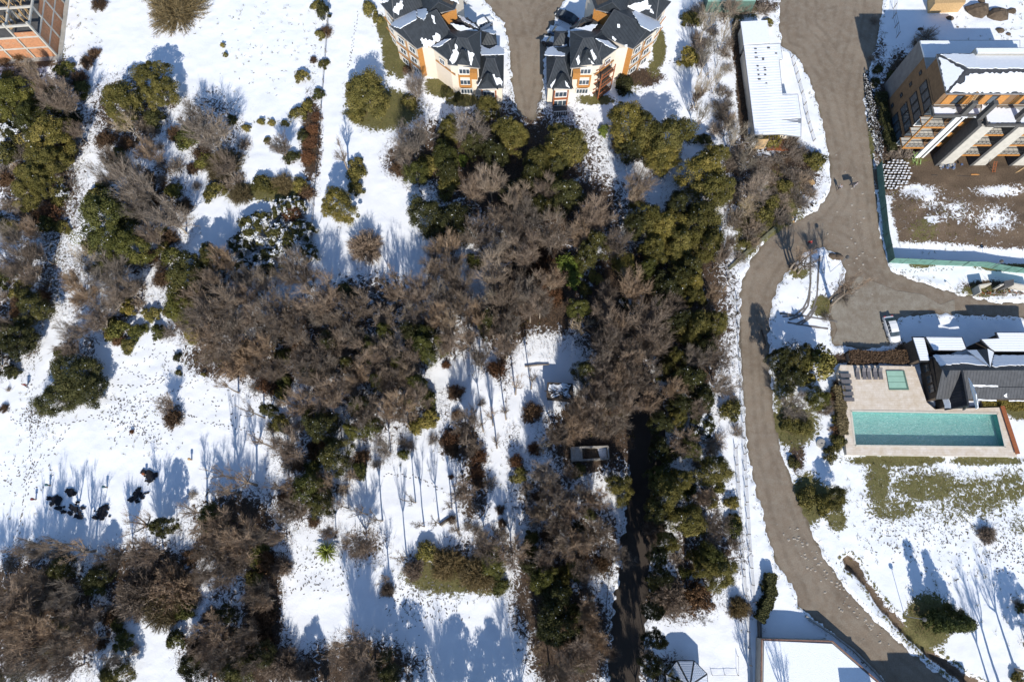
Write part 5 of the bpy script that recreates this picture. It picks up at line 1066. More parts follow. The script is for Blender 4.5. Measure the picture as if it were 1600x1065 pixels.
car('white car thick with snow beside the left apartment house', 754, 38, math.radians(35), 'paint_white', True)

# ------------------------------------------------------------------ people
def skin_chain(name, verts, edges, rad, mat, parent=None, root=0, sub=1):
    me = bpy.data.meshes.new(name); me.from_pydata(verts, edges, []); me.materials.append(M[mat]); o = link(name, me, parent)
    md = o.modifiers.new('skin', 'SKIN'); md.use_smooth_shade = True
    sk = me.skin_vertices[0].data
    for i, r_ in enumerate(rad): sk[i].radius = (r_, r_) if isinstance(r_, (int, float)) else r_
    sk[root].use_root = True
    s_ = o.modifiers.new('sub', 'SUBSURF'); s_.levels = sub; s_.render_levels = sub; return o
def bake_skin(o):
    dg = bpy.context.evaluated_depsgraph_get(); ev = o.evaluated_get(dg); me = bpy.data.meshes.new_from_object(ev); o.modifiers.clear(); o.data = me
def person(label, px_, py_, face, jacket, trousers, stride=.25, arm=.2):
    r = empty('person', (0, 0, 0), label, 'person')
    V = [(0, 0, .95), (0, 0, 1.15), (0, 0, 1.38), (0, .02, 1.50), (.01, .03, 1.58), (.02, .04, 1.66), (.02, .04, 1.75)]; R = [(.14, .11), (.13, .10), (.16, .10), .055, (.07, .065), (.085, .09), (.06, .07)]; E_ = [(0, 1), (1, 2), (2, 3), (3, 4), (4, 5), (5, 6)]
    for s_ in (1, -1):
        b = len(V); f_ = s_ * stride
        V += [(s_ * .09, 0, .90), (s_ * .10, f_ * .5 + .03, .50), (s_ * .10, f_ * 1.1 - .04, .10), (s_ * .11, f_ * 1.1 + .13, .05)]; R += [.095, .065, .045, .04]; E_ += [(0, b), (b, b + 1), (b + 1, b + 2), (b + 2, b + 3)]
        b = len(V); g_ = -f_ * .8
        V += [(s_ * .19, 0, 1.40), (s_ * .25, g_ * .4 - .02, 1.12), (s_ * .26, g_ * .9 + .06, .88), (s_ * .26, g_ * .9 + .08, .81)]; R += [.06, .045, .03, (.035, .022)]; E_ += [(2, b), (b, b + 1), (b + 1, b + 2), (b + 2, b + 3)]
        for k in range(4):
            c = len(V); dy = -.03 + .02 * k; V += [(s_ * .26, g_ * .9 + .08 + dy, .755), (s_ * .25, g_ * .9 + .085 + dy, .715 + .008 * abs(k - 1.5))]; R += [.009, .008]; E_ += [(b + 3, c), (c, c + 1)]
        c = len(V); V += [(s_ * .245, g_ * .9 + .125, .79), (s_ * .24, g_ * .9 + .135, .755)]; R += [.011, .009]; E_ += [(b + 3, c), (c, c + 1)]
    body = skin_chain('body', V, E_, R, 'skin', r, 0, 2); bake_skin(body)
    J = [(0, 0, .88), (0, 0, 1.15), (0, 0, 1.38), (0, .02, 1.47)]; JR = [(.17, .14), (.155, .125), (.18, .12), .075]; JE = [(0, 1), (1, 2), (2, 3)]
    for s_ in (1, -1): b = len(J); g_ = -s_ * stride * .8; J += [(s_ * .20, 0, 1.40), (s_ * .25, g_ * .4 - .02, 1.12), (s_ * .26, g_ * .9 + .055, .89)]; JR += [.075, .06, .048]; JE += [(2, b), (b, b + 1), (b + 1, b + 2)]
    bake_skin(skin_chain('jacket', J, JE, JR, jacket, r, 0, 2))
    T = [(0, 0, .93)]; TR = [(.155, .125)]; TE = []
    for s_ in (1, -1): b = len(T); f_ = s_ * stride; T += [(s_ * .095, 0, .88), (s_ * .10, f_ * .5 + .03, .50), (s_ * .10, f_ * 1.1 - .04, .12)]; TR += [.11, .08, .06]; TE += [(0, b), (b, b + 1), (b + 1, b + 2)]
    bake_skin(skin_chain('trousers', T, TE, TR, trousers, r, 0, 2))
    for s_ in (1, -1): f_ = s_ * stride; bake_skin(skin_chain('shoe', [(s_ * .10, f_ * 1.1 - .07, .05), (s_ * .105, f_ * 1.1 + .06, .05), (s_ * .11, f_ * 1.1 + .17, .04)], [(0, 1), (1, 2)], [.055, .055, .04], 'cloth_dark', r, 1, 1))
    bake_skin(skin_chain('hair', [(.02, .0, 1.66), (.02, .02, 1.76)], [(0, 1)], [(.09, .085), (.08, .09)], 'hair', r, 0, 2))
    fc = MB()
    for s_ in (1, -1): fc.box((.02 + s_ * .032, .128, 1.675), (.024, .01, .012), 'cloth_dark')
    fc.box((.02, .14, 1.645), (.022, .03, .035), 'skin'); fc.box((.02, .128, 1.605), (.045, .008, .01), 'cloth_wine'); fc.build('face', r)
    q = P(px_, py_, 0); r.location = (q[0], q[1], .02); r.rotation_euler = (0, 0, face); return r
person('person in grey coat walking on the dirt road, left of the pair', 1309, 296, 2.9, 'cloth_grey', 'cloth_dark')
person('person in pale jacket on the dirt road holding a dark board, right of the pair', 1333, 292, .4, 'cloth_grey', 'cloth_grey', .2)
person('person in bright red jacket on the road beside the snowy island', 1262, 382, 3.3, 'cloth_red', 'cloth_dark')
person('person in dark wine red coat on the trodden snow path, far left', 45, 603, 3.4, 'cloth_wine', 'cloth_dark', .3)
q = P3(1333, 291, 1.25); mb = MB(q); mb.box(q + Vector((-.05, .35, .35)), (1.3, .08, .75), 'cloth_dark', .2); tag(mb.build('dark_board'), 'dark board carried by the person on the dirt road', 'board')
# ------------------------------------------------------------------ vegetation meshes (shared by the copies)
def unit(v): return v / np.maximum(np.linalg.norm(v, axis=-1, keepdims=True), 1e-9)
def leaf_tris(g, pts, nrm, size, jit=.6):
    n = len(pts); d = unit(nrm + g.normal(0, jit, (n, 3))); a = unit(np.cross(d, g.normal(0, 1, (n, 3)))); b = np.cross(d, a)
    s = size * g.uniform(.6, 1.3, (n, 1)); v = np.stack([pts - a * s * .5, pts + a * s * .5, pts + b * s * .95], 1); return v.reshape(-1, 3)
def crown_evergreen(seed, r=3.5, h=8.0, z0=1.2, clumps=70, per=150, leaf=.26, cr=.85, lobe=.3, cone=0.0):
    g = np.random.default_rng(seed); P_ = []; T_ = []
    ph = g.uniform(0, 6.28, 4)
    for k in range(clumps):
        u = g.uniform(-.25, 1); th = g.uniform(0, 6.283); rr = math.sqrt(max(0, 1 - u * u)); f = (1 + lobe * (math.sin(2 * th + ph[0]) * .5 + math.sin(3 * th + ph[1]) * .5 + math.sin(5 * th + ph[2]) * .35)) * g.uniform(.72, 1.0)
        t = (u + .25) / 1.25
        if cone: rr = (1 - t) ** .8 * 1.0 * g.uniform(.5, 1) + .04; cz = z0 + (h - z0) * t
        else: cz = z0 + (h - z0) * (.30 + .62 * u * g.uniform(.8, 1.05))
        c = np.array([math.cos(th) * rr * r * .86 * f, math.sin(th) * rr * r * .86 * f, cz]); s = cr * g.uniform(.45, 1.25)
        d = unit(g.normal(0, 1, (per, 3))); d[:, 2] = np.abs(d[:, 2]) * .9 - .15; q = c + d * s * g.uniform(.55, 1.1, (per, 1)) * np.array([1, 1, .75])
        P_.append(leaf_tris(g, q, d, leaf, .45)); T_.append(np.repeat(np.clip(g.normal(.45, .17) + g.normal(0, .12, per), 0, 1), 3))
    co = np.concatenate(P_); return co, np.arange(len(co)).reshape(-1, 3), np.concatenate(T_)
def strand(g, a, b, w):                               # thin triangle from a to b
    d = unit(b - a); s = unit(np.cross(d, g.normal(0, 1, d.shape))) * w; return np.stack([a - s, a + s, b], 1).reshape(-1, 3)
def crown_bare(seed, r=3.5, h=10.0, limbs=7, br=13, sub=9, tw=7, w=.030, flat_top=.0, low=.3, spread=1.0, tr=.20):
    """limb tubes (trunk mesh) and fine twigs (crown mesh)"""
    g = np.random.default_rng(seed); tv = MB(); P_ = []; T_ = []; base = np.array([0, 0, 0.]); fork = np.array([g.normal(0, .15), g.normal(0, .15), h * low])
    tv.tube([base, fork * .5 + g.normal(0, .08, 3), fork], [tr, tr * .75, tr * .6], 'bark', 6)
    nstem = 0
    for k in range(limbs):
        th = 2 * math.pi * (k + g.uniform(-.3, .3)) / limbs; rad = r * g.uniform(.25, .78) * spread; tip = np.array([math.cos(th) * rad, math.sin(th) * rad, h * g.uniform(.72, .95) * (1 - .25 * (rad / r) ** 2)])
        mid = fork * .55 + tip * .45 + np.array([math.cos(th), math.sin(th), 0]) * r * .10 + g.normal(0, .12, 3)
        tv.tube([fork, mid, tip], [tr * .5, tr * .33, .02], 'bark', 5)
        for j in range(br):
            t = g.uniform(.25, 1); s0 = fork * (1 - t) ** 2 + mid * 2 * t * (1 - t) + tip * t * t
            e = unit(np.array([g.normal(0, 1), g.normal(0, 1), 0])) * r * g.uniform(.1, .42) * math.sqrt(g.uniform(.3, 1)); tb = s0 + e + np.array([0, 0, g.uniform(.4, 1.7)])
            q = math.hypot(tb[0], tb[1]); 
            if q > r: tb[:2] *= r / q
            tb[2] = min(tb[2], h); ln = np.linalg.norm(tb - s0)
            P_.append(strand(g, s0[None], tb[None], .045)); T_.append(np.full(3, .75))
            tt = g.uniform(.15, 1, (sub, 1)); a = s0 + (tb - s0) * tt; rad_ = unit(tb - fork * .8); dirs = unit(rad_ * 1.1 + (tb - s0) / ln * .5 + g.normal(0, .42, (sub, 3)) + np.array([0, 0, .2])); b = a + dirs * g.uniform(.6, 1.5, (sub, 1)) * min(1.3, r / 2.6)
            P_.append(strand(g, a, b, .02)); T_.append(np.full(3 * sub, g.uniform(.5, 1.0)))
            a2 = np.repeat(a, tw, 0); b2 = np.repeat(b, tw, 0); t2 = g.uniform(.2, 1, (sub * tw, 1)); s2 = a2 + (b2 - a2) * t2; d2 = unit((b2 - a2) + g.normal(0, .5, a2.shape)); e2 = s2 + d2 * g.uniform(.3, .8, (sub * tw, 1)) * min(1.2, r / 3)
            P_.append(strand(g, s2, e2, w * .5)); T_.append(np.repeat(np.clip(g.normal(.42, .12) + g.normal(0, .16, sub * tw), 0, 1), 3))
    co = np.concatenate(P_); return tv, co, np.arange(len(co)).reshape(-1, 3), np.concatenate(T_)
def crown_dome(seed, r=3.0, h=3.0, stems=240, tw=26, w=.03, leaf=0.0, nleaf=0):
    g = np.random.default_rng(seed); P_ = []; T_ = []; ph = g.uniform(0, 6.28, 3)
    for k in range(stems):
        th = g.uniform(0, 6.283); el = math.acos(g.uniform(.0, 1)); f = 1 + .13 * math.sin(3 * th + ph[0]) + .1 * math.sin(5 * th + ph[1])
        tip = np.array([math.cos(th) * math.sin(el) * r * f, math.sin(th) * math.sin(el) * r * f, math.cos(el) * h * g.uniform(.8, 1.05)]) * g.uniform(.75, 1.03)
        a = np.array([math.cos(th), math.sin(th), 0]) * g.uniform(0, .35) * r * .5; P_.append(strand(g, a[None], tip[None], .035)); T_.append(np.full(3, .5))
        t = g.uniform(.4, 1, (tw, 1)); s = a + (tip - a) * t; d = unit((tip - a) + g.normal(0, .75 * np.linalg.norm(tip - a), (tw, 3))); e = s + d * g.uniform(.2, .6, (tw, 1)) * min(1, r / 2.2)
        P_.append(strand(g, s, e, w)); T_.append(np.repeat(np.clip(g.normal(.45, .15) + g.normal(0, .15, tw), 0, 1), 3))
        if nleaf: q = s[:nleaf] + g.normal(0, .12, (nleaf, 3)); P_.append(leaf_tris(g, q, d[:nleaf], leaf, .8)); T_.append(np.repeat(np.clip(g.normal(.5, .2, nleaf), 0, 1), 3))
    co = np.concatenate(P_); co[:, 2] = np.maximum(co[:, 2], .02); return co, np.arange(len(co)).reshape(-1, 3), np.concatenate(T_)
LIB = {}
def trunk_mesh(seed, h, rad=.17, mat='bark', n=3):
    g = random.Random(seed); t = MB(); top = Vector((g.uniform(-.2, .2), g.uniform(-.2, .2), h)); t.tube([(0, 0, 0), Vector((g.uniform(-.1, .1), g.uniform(-.1, .1), h * .5)), top], [rad, rad * .75, rad * .3], mat, 7)
    for k in range(n): a = g.uniform(0, 6.28); z = h * g.uniform(.35, .8); t.tube([(0, 0, z), (math.cos(a) * h * .14, math.sin(a) * h * .14, z + h * .14), (math.cos(a) * h * .24, math.sin(a) * h * .24, z + h * .24)], [rad * .5, rad * .3, rad * .1], mat, 5)
    o = t.build('trunk'); me = o.data; bpy.data.objects.remove(o); return me
def reg(key, co, tri, tint, mat, trunk, r, h): LIB.setdefault(key, []).append((np_mesh(key, co, tri, mat, tint), trunk, r, h))
for i in range(4):
    c = crown_evergreen(10 + i, clumps=110, per=190, leaf=.175, lobe=.45); 
    for key, mat in (('E', 'leaf_olive'), ('D', 'leaf_dark'), ('N', 'leaf_green')): reg(key, *c, mat, trunk_mesh(i, 5.5), 3.5, 8.0)
for key in 'EDN':
    for me, _, _, _ in LIB[key]:
        me.materials.append(M['snow']); n_ = len(me.polygons); q_ = np.zeros(n_, np.int32); g_ = np.random.default_rng(n_); q_[g_.choice(n_, int(n_ * {'E': .0015, 'D': .006, 'N': .003}[key]))] = 1; me.polygons.foreach_set('material_index', q_)
for i in range(2):
    c = crown_evergreen(40 + i, r=1.4, h=2.0, z0=.1, clumps=26, per=90, leaf=.2, cr=.5)
    for key, mat in (('e', 'leaf_olive'), ('d', 'leaf_dark'), ('l', 'leaf_lime'), ('y', 'leaf_yellow'), ('n', 'leaf_green')): reg(key, *c, mat, trunk_mesh(50 + i, 1.0, .07, n=2), 1.4, 2.0)
for i in range(2): c = crown_evergreen(60 + i, r=2.0, h=8.0, z0=.4, clumps=90, per=100, leaf=.22, cr=.6, lobe=.12, cone=1); reg('C', *c, 'needle', trunk_mesh(70 + i, 7, .14, n=0), 2.0, 8.0)
def bare(key, mat, seeds, bark='bark', **kw):
    for s_ in seeds:
        tv, co, tri, ti = crown_bare(s_, **kw); o = tv.build('trunk'); me = o.data; bpy.data.objects.remove(o)
        if bark != 'bark': me.materials.clear(); me.materials.append(M[bark])
        reg(key, co, tri, ti, mat, me, kw.get('r', 3.5), kw.get('h', 10.0))
bare('B', 'twig_brown', (1, 2, 3, 14), w=.028, sub=10, tw=10, br=13); bare('G', 'twig_grey', (4, 5, 6, 15), w=.026, sub=10, tw=9, bark='bark_pale'); bare('P', 'twig_pale', (7, 8), 'bark_pale', w=.03, limbs=6, br=9, sub=7, tw=5)
bare('T', 'twig_brown', (9, 10), w=.03, limbs=5, br=8, sub=6, tw=6, r=2.6, h=11.0, low=.45, tr=.28)
for s_ in (1, 2): c = crown_dome(s_, r=3.0, h=3.4, stems=420, tw=30, w=.024); reg('O', *c, 'twig_brown', None, 3.0, 3.4); reg('o', *c, 'twig_olive', None, 3.0, 3.4)
for s_ in (3, 4):
    c = crown_dome(s_, r=1.5, h=1.7, stems=170, tw=16, w=.02, leaf=.14, nleaf=9); reg('R', *c, 'leaf_brown', None, 1.5, 1.7); reg('r', *c, 'leaf_rust', None, 1.5, 1.7)
    c2 = crown_dome(s_ + 9, r=1.5, h=1.7, stems=120, tw=12, w=.016); reg('b', *c2, 'twig_grey', None, 1.5, 1.7)
for s_ in (5, 6):                                     # dark shrub with snow still lying on the leaves
    co, tri, ti = crown_evergreen(80 + s_, r=2.6, h=3.0, z0=.1, clumps=60, per=90, leaf=.24, cr=.6); me = np_mesh('S', co, tri, 'leaf_dark', ti); me.materials.append(M['snow'])
    g = np.random.default_rng(s_); k = len(tri); cz = co.reshape(-1, 3, 3)[:, :, 2].mean(1); cx = co.reshape(-1, 3, 3)[:, :, 0].mean(1); cy_ = co.reshape(-1, 3, 3)[:, :, 1].mean(1)
    me.polygons.foreach_set('material_index', ((vnoise(cx, cy_, .55, s_) > .60) & (cz > .8) & (g.random(k) < .75)).astype(np.int32)); LIB.setdefault('S', []).append((me, trunk_mesh(90 + s_, 1.5, .08, n=2), 2.6, 3.0))
g = np.random.default_rng(9); nb = 150; th = g.uniform(0, 6.28, (nb, 1)); el = g.uniform(.05, 1.3, (nb, 1)); tip = np.concatenate([np.cos(th) * np.cos(el), np.sin(th) * np.cos(el), np.sin(el)], 1) * 2.0 + np.array([0, 0, .6]); a = np.zeros((nb, 3)) + np.array([0, 0, .9]); mid_ = (a + tip) / 2 + np.array([0, 0, .35]); s1 = strand(g, a, mid_, .05)
sd_ = unit(np.cross(unit(tip - mid_), g.normal(0, 1, tip.shape))) * .09; co = np.concatenate([np.stack([mid_ - sd_, mid_ + sd_, tip], 1).reshape(-1, 3), np.stack([mid_ + sd_, mid_ - sd_, a], 1).reshape(-1, 3)])
reg('K', co, np.arange(len(co)).reshape(-1, 3), np.repeat(g.uniform(.3, 1, nb * 2), 3), 'leaf_lime', trunk_mesh(99, 1.0, .2, n=0), 2.0, 2.4)
KIND = {  # key: (name, category, short description, group)
 'E': ('evergreen_tree', 'tree', 'olive green leafy tree', 'olive evergreen trees'), 'D': ('evergreen_tree', 'tree', 'dark leafy tree', 'dark evergreen trees'), 'N': ('evergreen_tree', 'tree', 'mid green leafy tree', 'green evergreen trees'),
 'e': ('evergreen_shrub', 'shrub', 'olive green shrub', 'olive green shrubs'), 'd': ('evergreen_shrub', 'shrub', 'dark green shrub', 'dark green shrubs'), 'l': ('evergreen_shrub', 'shrub', 'bright green shrub', 'bright green shrubs'), 'y': ('evergreen_shrub', 'shrub', 'yellowish shrub', 'yellowish shrubs'), 'n': ('evergreen_shrub', 'shrub', 'mid green shrub', 'mid green shrubs'),
 'C': ('conifer_tree', 'conifer', 'pointed conifer', 'conifers'), 'B': ('bare_tree', 'tree', 'leafless brown tree', 'leafless brown trees of the wood'), 'G': ('bare_tree', 'tree', 'leafless grey tree', 'leafless grey trees of the wood'), 'P': ('bare_tree', 'tree', 'leafless pale branched tree', 'pale branched trees'),
 'T': ('bare_tree', 'tree', 'tall thin leafless tree', 'tall thin leafless trees'), 'O': ('dome_thicket', 'thicket', 'dense brown domed thicket', 'domed thickets'), 'o': ('dome_thicket', 'thicket', 'olive brown domed thicket', 'domed thickets'), 'R': ('brown_shrub', 'shrub', 'brown withered shrub', 'brown shrubs'), 'r': ('brown_shrub', 'shrub', 'rusty leaved shrub', 'rusty shrubs'),
 'b': ('twiggy_shrub', 'shrub', 'grey twiggy shrub', 'twiggy shrubs'), 'S': ('snowy_shrub', 'shrub', 'snow flecked dark shrub', 'snow flecked shrubs'), 'K': ('spiky_plant', 'plant', 'bright green spiky rosette plant', 'spiky plants')}
